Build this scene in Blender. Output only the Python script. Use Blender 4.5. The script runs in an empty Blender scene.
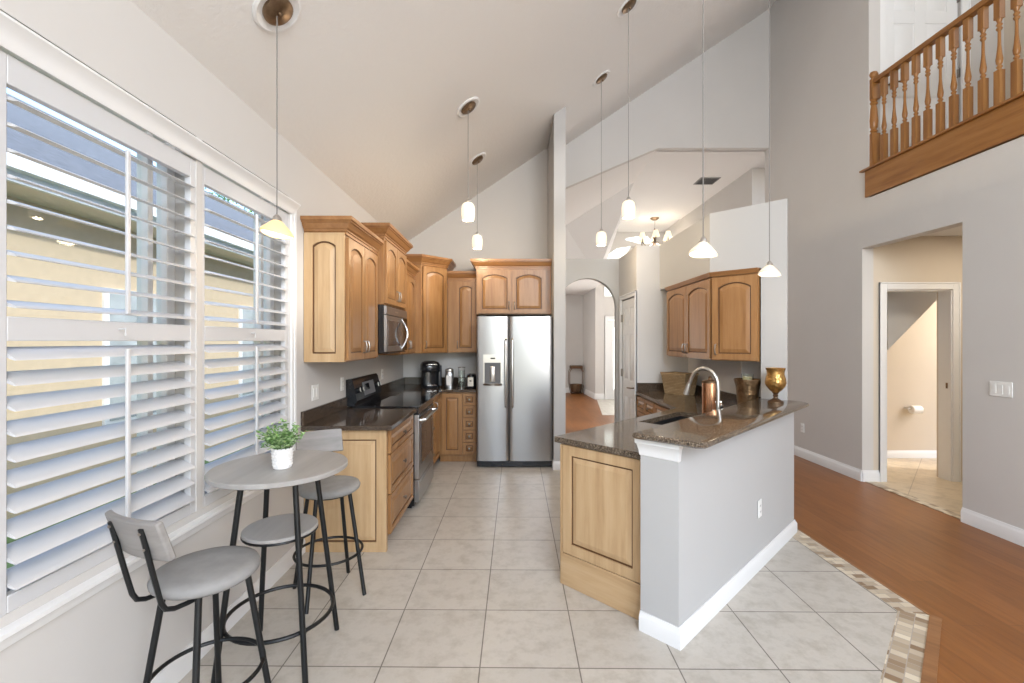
import bpy, bmesh, math, random
from mathutils import Vector, Matrix
random.seed(7)
C = bpy.context.scene.collection
SC = bpy.context.scene
PI = math.pi
def R(d): return math.radians(d)

# ---------------------------------------------------------------- camera
cam_d = bpy.data.cameras.new('camera'); cam = bpy.data.objects.new('camera', cam_d); C.objects.link(cam)
cam.location = (0, 0, 1.5); cam.rotation_euler = (R(90), 0, 0)
cam_d.sensor_width = 36; cam_d.lens = 16; cam_d.shift_x = 1/1024; cam_d.shift_y = -0.5/1024
cam_d.clip_start = .05; cam_d.clip_end = 200
SC.camera = cam
SC.view_settings.view_transform = 'Standard'
SC.view_settings.look = 'None'
SC.view_settings.gamma = 1
SC.view_settings.exposure = 0.36
# ---------------------------------------------------------------- world sky
w = bpy.data.worlds.new('world'); SC.world = w; w.use_nodes = True
nt = w.node_tree; nt.nodes.clear()
sky = nt.nodes.new('ShaderNodeTexSky'); sky.sky_type = 'NISHITA'; sky.sun_disc = False
sky.sun_elevation = R(42); sky.sun_rotation = R(120); sky.air_density = 1.0; sky.dust_density = 1.2
bg = nt.nodes.new('ShaderNodeBackground'); bg.inputs[1].default_value = 0.50
wo = nt.nodes.new('ShaderNodeOutputWorld')
nt.links.new(sky.outputs[0], bg.inputs[0]); nt.links.new(bg.outputs[0], wo.inputs[0])
# ---------------------------------------------------------------- sun and added fill lamps
def lamp(name, kind, loc, energy, color=(1, 1, 1), size=1, size_y=None, target=None, radius=None):
    d = bpy.data.lights.new(name, kind); d.energy = energy; d.color = color
    if kind == 'AREA':
        d.shape = 'RECTANGLE'; d.size = size; d.size_y = size_y or size
    elif kind == 'POINT':
        d.shadow_soft_size = radius or .05
    o = bpy.data.objects.new(name, d); C.objects.link(o); o.location = loc
    if target is not None:
        o.rotation_euler = (Vector(target) - Vector(loc)).to_track_quat('-Z', 'Y').to_euler()
    return o
s = lamp('sun', 'SUN', (8, -3, 6), 2.2, (1, .95, .88), target=(0, 0, 0)); s.data.angle = R(2)
# area fills added behind the camera to brighten the room; glazing there is unseen
lamp('fill_upper_behind', 'AREA', (1.4, -2.35, 3.6), 200, (.92, .96, 1), 2.7, 1.7, target=(3.6, 5, 3.5))
lamp('fill_lower_behind', 'AREA', (2.5, -2.35, 1.3), 45, (.97, .98, 1), 1.6, 2.0, target=(1.5, 5, 1.6))
# out-of-view area fills added to brighten the foyer, hall and main room
lamp('fill_foyer', 'AREA', (3.85, 9.4, 1.5), 90, (1, .97, .93), 2.4, 1.8, target=(1.5, 9.2, 2.2))
lamp('fill_hall', 'AREA', (-.42, 10.6, 1.5), 40, (1, .98, .95), 3.0, 1.8, target=(2, 10.8, 1.8))
lamp('fill_stair_hall', 'AREA', (5.12, 1.9, 4.9), 28, (.96, .98, 1), 2.8, 2.6, target=(-1, 2.6, 3.0))  # added fill, shines over the balcony onto ceiling and left wall
lamp('fill_vestibule', 'AREA', (4.7, 3.9, 2.6), 14, (1, .90, .76), .4, .4, target=(4.7, 3.9, 0))  # added fill with no visible fixture, brightens the vestibule
lamp('fill_bathroom', 'AREA', (6.3, 5.42, 1.9), 16, (1, .88, .70), .3, .3, target=(4.8, 5.5, 1.6))  # added fill, set low and sideways to light the bathroom soffit

# ---------------------------------------------------------------- materials
def new(name):
    m = bpy.data.materials.new(name); m.use_nodes = True
    b = m.node_tree.nodes['Principled BSDF']
    return m, m.node_tree, b
def L(t, a, b): t.links.new(a, b)
def coords(t, scale=(1, 1, 1), rot=(0, 0, 0), loc=(0, 0, 0)):
    tc = t.nodes.new('ShaderNodeTexCoord'); mp = t.nodes.new('ShaderNodeMapping')
    mp.inputs['Scale'].default_value = scale; mp.inputs['Rotation'].default_value = rot; mp.inputs['Location'].default_value = loc
    L(t, tc.outputs['Object'], mp.inputs[0]); return mp.outputs[0]
def ramp(t, fac, stops):
    r = t.nodes.new('ShaderNodeValToRGB'); e = r.color_ramp.elements
    e[0].position, e[0].color = stops[0][0], (*stops[0][1], 1)
    e[1].position, e[1].color = stops[-1][0], (*stops[-1][1], 1)
    for p, c in stops[1:-1]:
        q = e.new(p); q.color = (*c, 1)
    L(t, fac, r.inputs[0]); return r.outputs[0]
def noise(t, vec, scale, detail=4, rough=.55):
    n = t.nodes.new('ShaderNodeTexNoise'); n.inputs['Scale'].default_value = scale
    n.inputs['Detail'].default_value = detail; n.inputs['Roughness'].default_value = rough
    L(t, vec, n.inputs['Vector']); return n.outputs['Fac']
def bump(t, b, h, strength, dist=.01):
    n = t.nodes.new('ShaderNodeBump'); n.inputs['Strength'].default_value = strength; n.inputs['Distance'].default_value = dist
    L(t, h, n.inputs['Height']); L(t, n.outputs[0], b.inputs['Normal'])
def plain(name, col, rough=.5, metal=0, spec=.5, nscale=0, namp=.06, bmp=0, coat=0):
    m, t, b = new(name)
    b.inputs['Roughness'].default_value = rough; b.inputs['Metallic'].default_value = metal
    b.inputs['Specular IOR Level'].default_value = spec; b.inputs['Coat Weight'].default_value = coat
    v = coords(t)
    n = noise(t, v, nscale or 6)
    lo = tuple(max(0, c*(1-namp)) for c in col); hi = tuple(min(1, c*(1+namp)) for c in col)
    L(t, ramp(t, n, [(.3, lo), (.7, hi)]), b.inputs['Base Color'])
    if bmp: bump(t, b, noise(t, v, nscale*1.0 or 60, 6), bmp)
    return m
def wood(name, c1, c2, c3, grain='Z', rough=.35, sc=1.0):
    m, t, b = new(name); b.inputs['Roughness'].default_value = rough
    k = {'Z': (14, 14, 1.2), 'X': (1.2, 14, 14), 'Y': (14, 1.2, 14)}[grain]
    v = coords(t, tuple(x*sc for x in k))
    oi = t.nodes.new('ShaderNodeObjectInfo')
    add = t.nodes.new('ShaderNodeVectorMath'); add.operation = 'ADD'
    cmb = t.nodes.new('ShaderNodeCombineXYZ'); mul = t.nodes.new('ShaderNodeMath'); mul.operation = 'MULTIPLY'; mul.inputs[1].default_value = 40
    L(t, oi.outputs['Random'], mul.inputs[0])
    for i in range(3): L(t, mul.outputs[0], cmb.inputs[i])
    L(t, v, add.inputs[0]); L(t, cmb.outputs[0], add.inputs[1])
    n = noise(t, add.outputs[0], 1.3, 8, .65)
    L(t, ramp(t, n, [(.3, c1), (.5, c2), (.72, c3)]), b.inputs['Base Color'])
    bump(t, b, n, .05)
    return m
def emis(name, col, e, base=None):
    m, t, b = new(name); b.inputs['Base Color'].default_value = (*(base or col), 1)
    b.inputs['Emission Color'].default_value = (*col, 1); b.inputs['Emission Strength'].default_value = e
    b.inputs['Roughness'].default_value = .3
    return m

M = {}
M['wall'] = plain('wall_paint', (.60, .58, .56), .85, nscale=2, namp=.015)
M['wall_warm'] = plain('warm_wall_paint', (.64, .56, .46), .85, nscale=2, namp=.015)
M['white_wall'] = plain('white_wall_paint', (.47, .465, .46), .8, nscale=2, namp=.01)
M['trim'] = plain('white_trim_paint', (.78, .78, .78), .35, nscale=3, namp=.01)
M['shutter'] = plain('shutter_paint', (.60, .60, .61), .35, nscale=3, namp=.01)
# knockdown ceiling
m, t, b = new('textured_ceiling'); v = coords(t)
b.inputs['Base Color'].default_value = (.78, .765, .75, 1); b.inputs['Roughness'].default_value = .9
bump(t, b, ramp(t, noise(t, v, 28, 5, .6), [(.45, (0, 0, 0)), (.58, (1, 1, 1))]), .16, .006); M['ceiling'] = m
# kitchen floor tile
def tile_mat(name, bw, bh, loc, rot, c1, c2, mortar, ms=.007, nz=.9, rough=.35):
    m, t, b = new(name); v = coords(t, loc=loc, rot=rot)
    br = t.nodes.new('ShaderNodeTexBrick'); br.offset = 0; br.squash = 1
    br.inputs['Scale'].default_value = 1; br.inputs['Brick Width'].default_value = bw; br.inputs['Row Height'].default_value = bh
    br.inputs['Mortar Size'].default_value = ms/2; br.inputs['Mortar Smooth'].default_value = .2
    br.inputs['Color1'].default_value = (*c1, 1); br.inputs['Color2'].default_value = (*c2, 1); br.inputs['Mortar'].default_value = (*mortar, 1)
    L(t, v, br.inputs['Vector'])
    n = noise(t, v, 9, 8, .7)
    mx = t.nodes.new('ShaderNodeMix'); mx.data_type = 'RGBA'; mx.blend_type = 'MULTIPLY'; mx.inputs[0].default_value = nz
    L(t, br.outputs['Color'], mx.inputs[6]); L(t, ramp(t, n, [(.3, (.74, .72, .68)), (.55, (1, 1, 1)), (.75, (.92, .90, .86))]), mx.inputs[7])
    L(t, mx.outputs[2], b.inputs['Base Color']); b.inputs['Roughness'].default_value = rough
    bump(t, b, br.outputs['Fac'], -.4, .003)
    return m
M['tile'] = tile_mat('kitchen_floor_tile', .456, .447, (-.291+.456, -2.089+.447*5, 0), (0, 0, R(.6)), (.56, .52, .465), (.51, .475, .425), (.18, .16, .135))
M['bath_tile'] = tile_mat('bath_floor_tile', .40, .40, (0, 0, 0), (0, 0, R(45)), (.66, .55, .40), (.62, .52, .38), (.4, .32, .22))
M['mosaic'] = None
def mosaic_mat(bw, bh, loc):
    m, t, b = new('mosaic_border'); v = coords(t, loc=loc)
    br = t.nodes.new('ShaderNodeTexBrick'); br.offset = .5; br.squash = 1
    br.inputs['Scale'].default_value = 1; br.inputs['Brick Width'].default_value = bw; br.inputs['Row Height'].default_value = bh
    br.inputs['Mortar Size'].default_value = .002; br.inputs['Bias'].default_value = 0
    br.inputs['Color1'].default_value = (.24, .15, .08, 1); br.inputs['Color2'].default_value = (.72, .64, .50, 1); br.inputs['Mortar'].default_value = (.4, .35, .3, 1)
    L(t, v, br.inputs['Vector']); L(t, br.outputs['Color'], b.inputs['Base Color']); b.inputs['Roughness'].default_value = .4
    return m
M['mosaic'] = mosaic_mat(.0467, .07, (0, .02, 0)); M['mosaic_x'] = mosaic_mat(.07, .045, (.02, 0, 0)); M['mosaic_d'] = mosaic_mat(.045, .065, (0, .0105, 0))
# wood floor
m, t, b = new('laminate_floor'); v = coords(t, rot=(0, 0, R(90)))
br = t.nodes.new('ShaderNodeTexBrick'); br.offset = .37; br.inputs['Scale'].default_value = 1
br.inputs['Brick Width'].default_value = 1.2; br.inputs['Row Height'].default_value = .125; br.inputs['Mortar Size'].default_value = .0012
br.inputs['Color1'].default_value = (.30, .115, .030, 1); br.inputs['Color2'].default_value = (.24, .090, .022, 1); br.inputs['Mortar'].default_value = (.17, .065, .025, 1)
L(t, v, br.inputs['Vector'])
v2 = coords(t, (16, 1.6, 1)); n = noise(t, v2, 1.6, 8, .65)
mx = t.nodes.new('ShaderNodeMix'); mx.data_type = 'RGBA'; mx.blend_type = 'MULTIPLY'; mx.inputs[0].default_value = .7
L(t, br.outputs['Color'], mx.inputs[6]); L(t, ramp(t, n, [(.3, (.66, .62, .58)), (.6, (1, 1, 1))]), mx.inputs[7])
L(t, mx.outputs[2], b.inputs['Base Color']); b.inputs['Roughness'].default_value = .36; b.inputs['Specular IOR Level'].default_value = .35; M['wood_floor'] = m

M['maple'] = wood('honey_maple', (.235, .108, .037), (.315, .158, .058), (.375, .20, .08))
M['maple_light'] = wood('light_maple', (.43, .275, .14), (.52, .35, .19), (.58, .41, .24))
M['maple_glaze'] = plain('brown_glaze', (.11, .05, .018), .5)
M['maple_x'] = wood('honey_maple_crown', (.24, .108, .036), (.31, .148, .054), (.37, .19, .075), 'X')
M['maple_light_x'] = wood('light_maple_rail', (.43, .275, .14), (.52, .35, .19), (.58, .41, .24), 'X')
M['oak'] = wood('golden_oak', (.20, .078, .018), (.29, .125, .031), (.36, .17, .05), 'Z', .3)
M['oak_y'] = wood('golden_oak_board', (.20, .078, .018), (.29, .125, .031), (.36, .17, .05), 'Y', .3)
M['red_oak'] = wood('reducer_strip', (.20, .085, .03), (.27, .12, .045), (.33, .16, .065), 'Y', .35)
# granite
def granite(name, a, b_, c):
    m, t, b = new(name); v = coords(t)
    n1 = noise(t, v, 130, 3, .8); n2 = noise(t, v, 9, 4, .6)
    col = ramp(t, n1, [(.36, a), (.5, b_), (.64, c)])
    mx = t.nodes.new('ShaderNodeMix'); mx.data_type = 'RGBA'; mx.blend_type = 'MULTIPLY'; mx.inputs[0].default_value = .6
    L(t, col, mx.inputs[6]); L(t, ramp(t, n2, [(.35, (.65, .62, .6)), (.65, (1, 1, 1))]), mx.inputs[7])
    L(t, mx.outputs[2], b.inputs['Base Color']); b.inputs['Roughness'].default_value = .08
    b.inputs['Specular IOR Level'].default_value = .6
    return m
M['granite'] = granite('brown_granite', (.018, .013, .009), (.115, .083, .056), (.30, .24, .18))
M['granite_dark'] = granite('dark_granite', (.014, .010, .008), (.065, .046, .034), (.20, .15, .11))
# stainless
def steel(name, base=.62, rough=.24, axis='X'):
    m, t, b = new(name); b.inputs['Metallic'].default_value = 1; b.inputs['Roughness'].default_value = rough
    b.inputs['Base Color'].default_value = (base, base, base*1.01, 1)
    v = coords(t, (2, 2, 120) if axis == 'X' else (120, 120, 2)); n = noise(t, v, 2, 3)
    bump(t, b, n, .06, .002)
    v2 = coords(t, (1.2, 1.2, 5)); n2 = noise(t, v2, 1.6, 1)
    return m
M['steel'] = steel('brushed_stainless', .45, .30)
M['nickel'] = plain('satin_nickel', (.62, .60, .57), .28, 1)
M['chrome'] = plain('chrome', (.8, .8, .8), .12, 1)
M['pewter'] = plain('pewter_hardware', (.30, .27, .24), .35, 1)
M['bronze'] = plain('antique_bronze', (.16, .10, .06), .4, .8, nscale=30, namp=.3)
M['brass_brown'] = plain('brown_canopy_metal', (.22, .15, .095), .35, .9, nscale=25, namp=.25)
M['black'] = plain('black_enamel', (.012, .013, .016), .18)
M['black_metal'] = plain('matte_black_tube', (.009, .010, .011), .42, .3)
M['black_glass'] = plain('black_glass', (.006, .006, .008), .04, 0, .8)
M['oven_glass'] = plain('oven_window_glass', (.05, .04, .04), .06, 0, .9)
M['grey_top'] = wood('grey_laminate', (.29, .275, .26), (.35, .335, .32), (.41, .395, .38), 'Y', .45, .5)
M['grey_suede'] = plain('grey_suede', (.26, .255, .25), .75, nscale=9, namp=.16, bmp=.05)
M['grey_wood'] = wood('grey_back_board', (.19, .18, .17), (.25, .235, .225), (.31, .295, .28), 'X', .5, .8)
M['pot'] = plain('white_ceramic', (.80, .79, .78), .3)
M['leaf'] = plain('green_leaf', (.16, .30, .09), .5, nscale=40, namp=.5)
M['leaf2'] = plain('pale_green_leaf', (.36, .50, .24), .5, nscale=40, namp=.35)
M['soil'] = plain('soil', (.06, .04, .03), .9)
def hammered(name, col, rough):
    m, t, b = new(name); b.inputs['Metallic'].default_value = .9; b.inputs['Roughness'].default_value = rough
    v = coords(t); vo = t.nodes.new('ShaderNodeTexVoronoi'); vo.inputs['Scale'].default_value = 55; L(t, v, vo.inputs['Vector'])
    L(t, ramp(t, noise(t, v, 25), [(.35, tuple(c*.55 for c in col)), (.65, col)]), b.inputs['Base Color'])
    bump(t, b, vo.outputs['Distance'], .5, .006); return m
M['gold'] = hammered('hammered_gold', (.62, .36, .12), .3)
M['mercury'] = hammered('mottled_bronze_glass', (.34, .22, .12), .35)
M['copper'] = plain('brushed_copper', (.80, .42, .24), .25, 1)
M['candle'] = plain('cream_candle', (.80, .70, .42), .5)
M['wicker'] = None
m, t, b = new('woven_seagrass'); tc = t.nodes.new('ShaderNodeTexCoord'); sx_ = t.nodes.new('ShaderNodeSeparateXYZ'); L(t, tc.outputs['Object'], sx_.inputs[0])
ad = t.nodes.new('ShaderNodeMath'); L(t, sx_.outputs[0], ad.inputs[0]); L(t, sx_.outputs[1], ad.inputs[1]); cb = t.nodes.new('ShaderNodeCombineXYZ')
L(t, ad.outputs[0], cb.inputs[0]); L(t, sx_.outputs[2], cb.inputs[1])
bk_ = t.nodes.new('ShaderNodeTexBrick'); bk_.inputs['Scale'].default_value = 1; bk_.inputs['Brick Width'].default_value = .036; bk_.inputs['Row Height'].default_value = .017
bk_.inputs['Mortar Size'].default_value = .0025; bk_.inputs['Mortar Smooth'].default_value = .6
bk_.inputs['Color1'].default_value = (.50, .36, .20, 1); bk_.inputs['Color2'].default_value = (.36, .24, .12, 1); bk_.inputs['Mortar'].default_value = (.14, .085, .04, 1)
L(t, cb.outputs[0], bk_.inputs['Vector']); L(t, bk_.outputs['Color'], b.inputs['Base Color']); bump(t, b, bk_.outputs['Fac'], -.7, .006)
b.inputs['Roughness'].default_value = .8; M['wicker'] = m
M['amber_glass'] = emis('amber_art_glass', (1, .62, .24), .5, (.80, .58, .30))
M['cream_glass'] = emis('cream_art_glass', (1, .84, .60), .42, (.66, .60, .50))
M['lit_glass'] = emis('lit_opal_glass', (1, .86, .64), .62, (.62, .57, .48))
M['cord'] = plain('grey_cord', (.20, .19, .18), .6)
M['plate'] = plain('white_plastic', (.82, .82, .80), .35)
M['dark_slot'] = plain('dark_slot', (.05, .05, .05), .6)
M['ivory'] = plain('ivory_plastic', (.62, .55, .42), .5)
M['vent'] = plain('vent_grille_grey', (.30, .29, .28), .6)
M['roof'] = plain('roof_shingles', (.15, .15, .16), .9, nscale=14, namp=.3)
M['stucco'] = plain('tan_stucco', (.62, .49, .34), .9, nscale=12, namp=.05, bmp=.2)
M['soffit'] = plain('soffit_paint', (.80, .70, .60), .8)
M['ext_white'] = plain('exterior_white', (.85, .86, .88), .6)
M['curtain'] = plain('grey_curtain', (.42, .45, .46), .8, nscale=4, namp=.2)
M['lawn'] = plain('lawn', (.18, .28, .10), .95, nscale=8, namp=.3)
M['bark'] = plain('bark', (.12, .08, .05), .9)
m, t, b = new('clear_glass')
nt_ = t; gl = t.nodes.new('ShaderNodeBsdfTransparent'); gs = t.nodes.new('ShaderNodeBsdfGlossy'); gs.inputs['Roughness'].default_value = .02
gl.inputs[0].default_value = (.95, .98, .98, 1)
mxs = t.nodes.new('ShaderNodeMixShader'); mxs.inputs[0].default_value = .03
L(t, gl.outputs[0], mxs.inputs[1]); L(t, gs.outputs[0], mxs.inputs[2]); L(t, mxs.outputs[0], t.nodes['Material Output'].inputs[0]); M['glass'] = m
m, t, b = new('clear_tumbler'); b.inputs['Transmission Weight'].default_value = 1; b.inputs['Roughness'].default_value = .03
b.inputs['Base Color'].default_value = (.9, .95, .93, 1); M['tumbler'] = m
M['day_glass'] = emis('daylight_glow_pane', (.88, .95, .92), .95, (.8, .85, .82))  # panes emit their own glow in place of daylight from outside

# ---------------------------------------------------------------- mesh building
class MB:
    def __init__(self, T=None): self.bm = bmesh.new(); self.mats = []; self.T = T or Matrix.Identity(4)
    def mi(self, m):
        if m not in self.mats: self.mats.append(m)
        return self.mats.index(m)
    def poly(self, vs, faces, m):
        i = self.mi(m); bv = [self.bm.verts.new(self.T @ Vector(v)) for v in vs]
        for f in faces:
            try:
                fc = self.bm.faces.new([bv[k] for k in f]); fc.material_index = i
            except ValueError: pass
        return self
    def box(self, x0, x1, y0, y1, z0, z1, m):
        vs = [(x, y, z) for z in (z0, z1) for y in (y0, y1) for x in (x0, x1)]
        return self.poly(vs, [(0, 2, 3, 1), (4, 5, 7, 6), (0, 1, 5, 4), (1, 3, 7, 5), (3, 2, 6, 7), (2, 0, 4, 6)], m)
    def loft(self, rings, m, cap=True, closed=True):
        n = len(rings[0]); vs = [p for r in rings for p in r]; fs = []
        for k in range(len(rings)-1):
            for j in range(n if closed else n-1):
                a = k*n+j; b = k*n+(j+1) % n
                fs.append((a, b, b+n, a+n))
        if cap: fs.append(tuple(range(n))[::-1]); fs.append(tuple(range((len(rings)-1)*n, len(rings)*n)))
        return self.poly(vs, fs, m)
    def vprism(self, pts, z0, z1, m): return self.loft([[(x, y, z0) for x, y in pts], [(x, y, z1) for x, y in pts]], m)
    def yprism(self, pts, y0, y1, m, pts2=None): # pts in (x,z); y0 back, y1 front
        return self.loft([[(x, y0, z) for x, z in pts], [(x, y1, z) for x, z in (pts2 or pts)]], m)
    def tube(self, pts, r, m, seg=10, closed=False, radii=None):
        pts = [Vector(p) for p in pts]; rings = []; n = len(pts); prev = None
        for i, p in enumerate(pts):
            if closed: d = pts[(i+1) % n]-pts[i-1]
            else: d = pts[min(i+1, n-1)]-pts[max(i-1, 0)]
            d.normalize()
            if prev is None:
                up = Vector((0, 0, 1)) if abs(d.z) < .9 else Vector((1, 0, 0))
                u = d.cross(up).normalized()
            else:
                u = (prev - d*prev.dot(d)).normalized()
            prev = u; v = d.cross(u); rr = radii[i] if radii else r
            rings.append([tuple(p+u*rr*math.cos(2*PI*k/seg)+v*rr*math.sin(2*PI*k/seg)) for k in range(seg)])
        if closed: rings.append(rings[0])
        return self.loft(rings, m, cap=not closed)
    def lathe(self, prof, m, c=(0, 0, 0), seg=24, cap=True, wob=None):
        rings = [[(c[0]+r*math.cos(2*PI*k/seg), c[1]+r*math.sin(2*PI*k/seg), c[2]+z+(wob(2*PI*k/seg, r) if wob else 0)) for k in range(seg)] for r, z in prof]
        return self.loft(rings, m, cap=cap)
    def build(self, name, parent=None, label=None, smooth=35, bevel=0, **props):
        bmesh.ops.recalc_face_normals(self.bm, faces=self.bm.faces)
        me = bpy.data.meshes.new(name); self.bm.to_mesh(me); self.bm.free()
        for mm in self.mats: me.materials.append(mm)
        if smooth:
            me.shade_smooth(); me.set_sharp_from_angle(angle=R(smooth))
        o = bpy.data.objects.new(name, me); C.objects.link(o)
        if parent: o.parent = parent
        if label: o['label'] = label
        for k, v in props.items(): o[k] = v
        if bevel:
            bv = o.modifiers.new('bevel', 'BEVEL'); bv.width = bevel; bv.segments = 2; bv.limit_method = 'ANGLE'; bv.angle_limit = R(40)
        return o
def box(x0, x1, y0, y1, z0, z1, m): return MB().box(x0, x1, y0, y1, z0, z1, m)
def thing(name, label, cat, loc=(0, 0, 0), rz=0, group=None):
    o = bpy.data.objects.new(name, None); C.objects.link(o); o.location = loc; o.rotation_euler = (0, 0, R(rz))
    o.empty_display_size = .1; o['label'] = label; o['category'] = cat
    if group: o['group'] = group
    return o
def tag(o, label, cat, group=None):
    o['label'] = label; o['category'] = cat
    if group: o['group'] = group
    return o
def struct(name, mb, **k): return mb.build(name, kind='structure', **k)
def dup(root, loc, rz, label, group=None):
    def cp(o, par):
        c = o.copy(); C.objects.link(c); c.parent = par
        for ch in [x for x in bpy.data.objects if x.parent == o]: cp(ch, c)
        return c
    r = cp(root, None); r.location = loc; r.rotation_euler = (0, 0, R(rz)); r['label'] = label
    if group: r['group'] = group
    return r
S2 = math.sqrt(2)
def ST(s, t): return ((s+t)/S2, (s-t)/S2)
def rectST(s0, s1, t0, t1): return [ST(s0, t0), ST(s1, t0), ST(s1, t1), ST(s0, t1)]

# ================================================================ STRUCTURE
XL, XR, YB, YG = -1.475, 3.75, 6.23, 6.6
ZL, SL = 2.82, .67
def zc(x): return ZL + SL*(x-XL)
W, T_ = M['wall'], M['trim']
BACK = -2.6
# floors
struct('floor', MB().vprism([(XL-.2, BACK), (1.12, BACK), (1.12, 1.5), (2.15, 2.53), (2.15, 6.26), (XL-.2, 6.26)], -.05, 0, M['tile']), smooth=0)
def floor_wood():
    mb = MB()
    mb.vprism([(XR+.02, BACK), (XR+.02, 6.6), (2.29, 6.6), (2.29, 2.49), (1.3, 1.5), (1.3, BACK)], -.05, 0, M['wood_floor'])
    mb.box(XL-.2, 2.29, 6.26, 6.6, -.05, 0, M['wood_floor'])
    mb.box(-.5, 6, 6.6, 13.4, -.05, 0, M['wood_floor'])
    return mb
struct('floor', floor_wood(), smooth=0)
mo = MB(); mo.vprism([(2.15, 2.53), (2.29, 2.49), (2.29, 6.26), (2.15, 6.26)], -.05, .001, M['mosaic_x']); struct('floor', mo, smooth=0)
# diagonal mosaic piece has its own rotated frame so its small tiles run along the diagonal
a = math.sqrt(.5)
mo = MB(); P = [(1.3, 1.55-.0), (1.5, 1.68), (2.29, 2.47), (2.15, 2.40)]
ang = R(45); Rm = Matrix.Rotation(-ang, 4, 'Z')
pts = [tuple((Rm @ Vector((x-1.3, y-1.5, 0)))[:2]) for x, y in [(1.12, 1.5), (1.3, 1.5), (2.29, 2.49), (2.15, 2.53)]]
mo.vprism(pts, -.05, .001, M['mosaic_d']); o = struct('floor', mo, smooth=0); o.location = (1.3, 1.5, 0); o.rotation_euler = (0, 0, ang)
mo = MB(); pts = [tuple((Rm @ Vector((x-1.3, y-1.5, 0)))[:2]) for x, y in [(1.3, 1.5), (1.37, 1.5), (2.32, 2.45), (2.29, 2.49)]]
mo.vprism(pts, -.04, .006, M['red_oak']); o = struct('trim_1', mo, smooth=0); o.location = (1.3, 1.5, 0); o.rotation_euler = (0, 0, ang)
struct('trim_2', MB().box(2.283, 2.297, 2.49, 6.2, -.02, .003, M['red_oak']), smooth=0)

# left wall with two window holes
def wall_left():
    mb = MB(); x0, x1 = XL-.17, XL
    H = None
    mb.box(x0, x1, BACK, 1.29, 0, ZL, W); mb.box(x0, x1, 2.135, 2.175, .70, 2.46, W); mb.box(x0, x1, 3.03, YB+.1, 0, ZL, W)
    mb.box(x0, x1, 1.29, 3.03, 0, .70, W); mb.box(x0, x1, 1.29, 3.03, 2.46, ZL, W)
    return mb
struct('wall_left', wall_left(), smooth=0)
struct('wall_back', MB().loft([[(XL-.1, YB, 0), (.5, YB, 0), (.5, YB, zc(.5)+.02), (XL-.1, YB, zc(XL-.1)+.02)], [(XL-.1, YB+.12, 0), (.5, YB+.12, 0), (.5, YB+.12, zc(.5)+.02), (XL-.1, YB+.12, zc(XL-.1)+.02)]], W), smooth=0)
# partition beside the fridge, full height
def part_wall():
    mb = MB(); x0, x1, y0, y1 = .50, .635, 5.30, YG
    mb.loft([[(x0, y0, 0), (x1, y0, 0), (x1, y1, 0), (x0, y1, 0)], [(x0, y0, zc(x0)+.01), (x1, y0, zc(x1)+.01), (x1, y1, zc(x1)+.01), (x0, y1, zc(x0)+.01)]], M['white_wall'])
    return mb
struct('wall_partition', part_wall(), smooth=0)
# main sloped ceiling
struct('ceiling', MB().loft([[(XL-.3, BACK, zc(XL-.3)), (6, BACK, zc(6)), (6, YG+.15, zc(6)), (XL-.3, YG+.15, zc(XL-.3))], [(XL-.3, BACK, zc(XL-.3)+.1), (6, BACK, zc(6)+.1), (6, YG+.15, zc(6)+.1), (XL-.3, YG+.15, zc(XL-.3)+.1)]], M['ceiling']), smooth=0)
# upper gable wall
ZF = 4.30
g = [(.635, ZF-.43*(2.13-.635)), (2.13, ZF), (5.5, ZF), (5.5, zc(5.5)), (.635, zc(.635))]
struct('wall_gable', MB().loft([[(x, YG, z) for x, z in g], [(x, YG+.12, z) for x, z in g]], W), smooth=0)
# right wall: lower opening, upper (balcony) opening
def wall_right():
    mb = MB(); x0, x1 = XR, XR+.12; zt = 6.6
    mb.box(x0, x1, BACK, 3.78, 0, 3.0, W); mb.box(x0, x1, 3.78, 4.86, 2.49, 3.0, W); mb.box(x0, x1, 4.86, YG+.12, 0, 3.0, W)
    mb.box(x0, x1, 4.77, YG+.12, 3.0, zt, W); mb.box(x0, x1, BACK, 0.2, 3.0, zt, W)
    return mb
struct('wall_right', wall_right(), smooth=0)
# balcony: fascia, upper hall
struct('trim_3', MB().box(XR-.02, XR+.1, .2, 4.80, 3.01, 3.285, M['oak_y']).box(XR-.05, XR+.13, .2, 4.84, 3.285, 3.305, M['oak_y']), smooth=0, bevel=.004)
struct('floor', MB().box(XR+.12, 5.35, .2, 4.95, 3.05, 3.29, M['wall_warm']), smooth=0)
def upper_hall():
    mb = MB(); mb.box(XR+.12, 3.91, 4.80, 4.92, 3.29, 6.6, W); mb.box(4.76, 5.35, 4.80, 4.92, 3.29, 6.6, W); mb.box(3.91, 4.76, 4.80, 4.92, 5.36, 6.6, W)
    mb.box(5.20, 5.32, -.2, 4.80, 3.29, 6.6, M['wall_warm']); mb.box(XR+.12, 5.3, .08, .2, 3.29, 6.6, W)
    return mb
struct('wall_upper_hall', upper_hall(), smooth=0)

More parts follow.
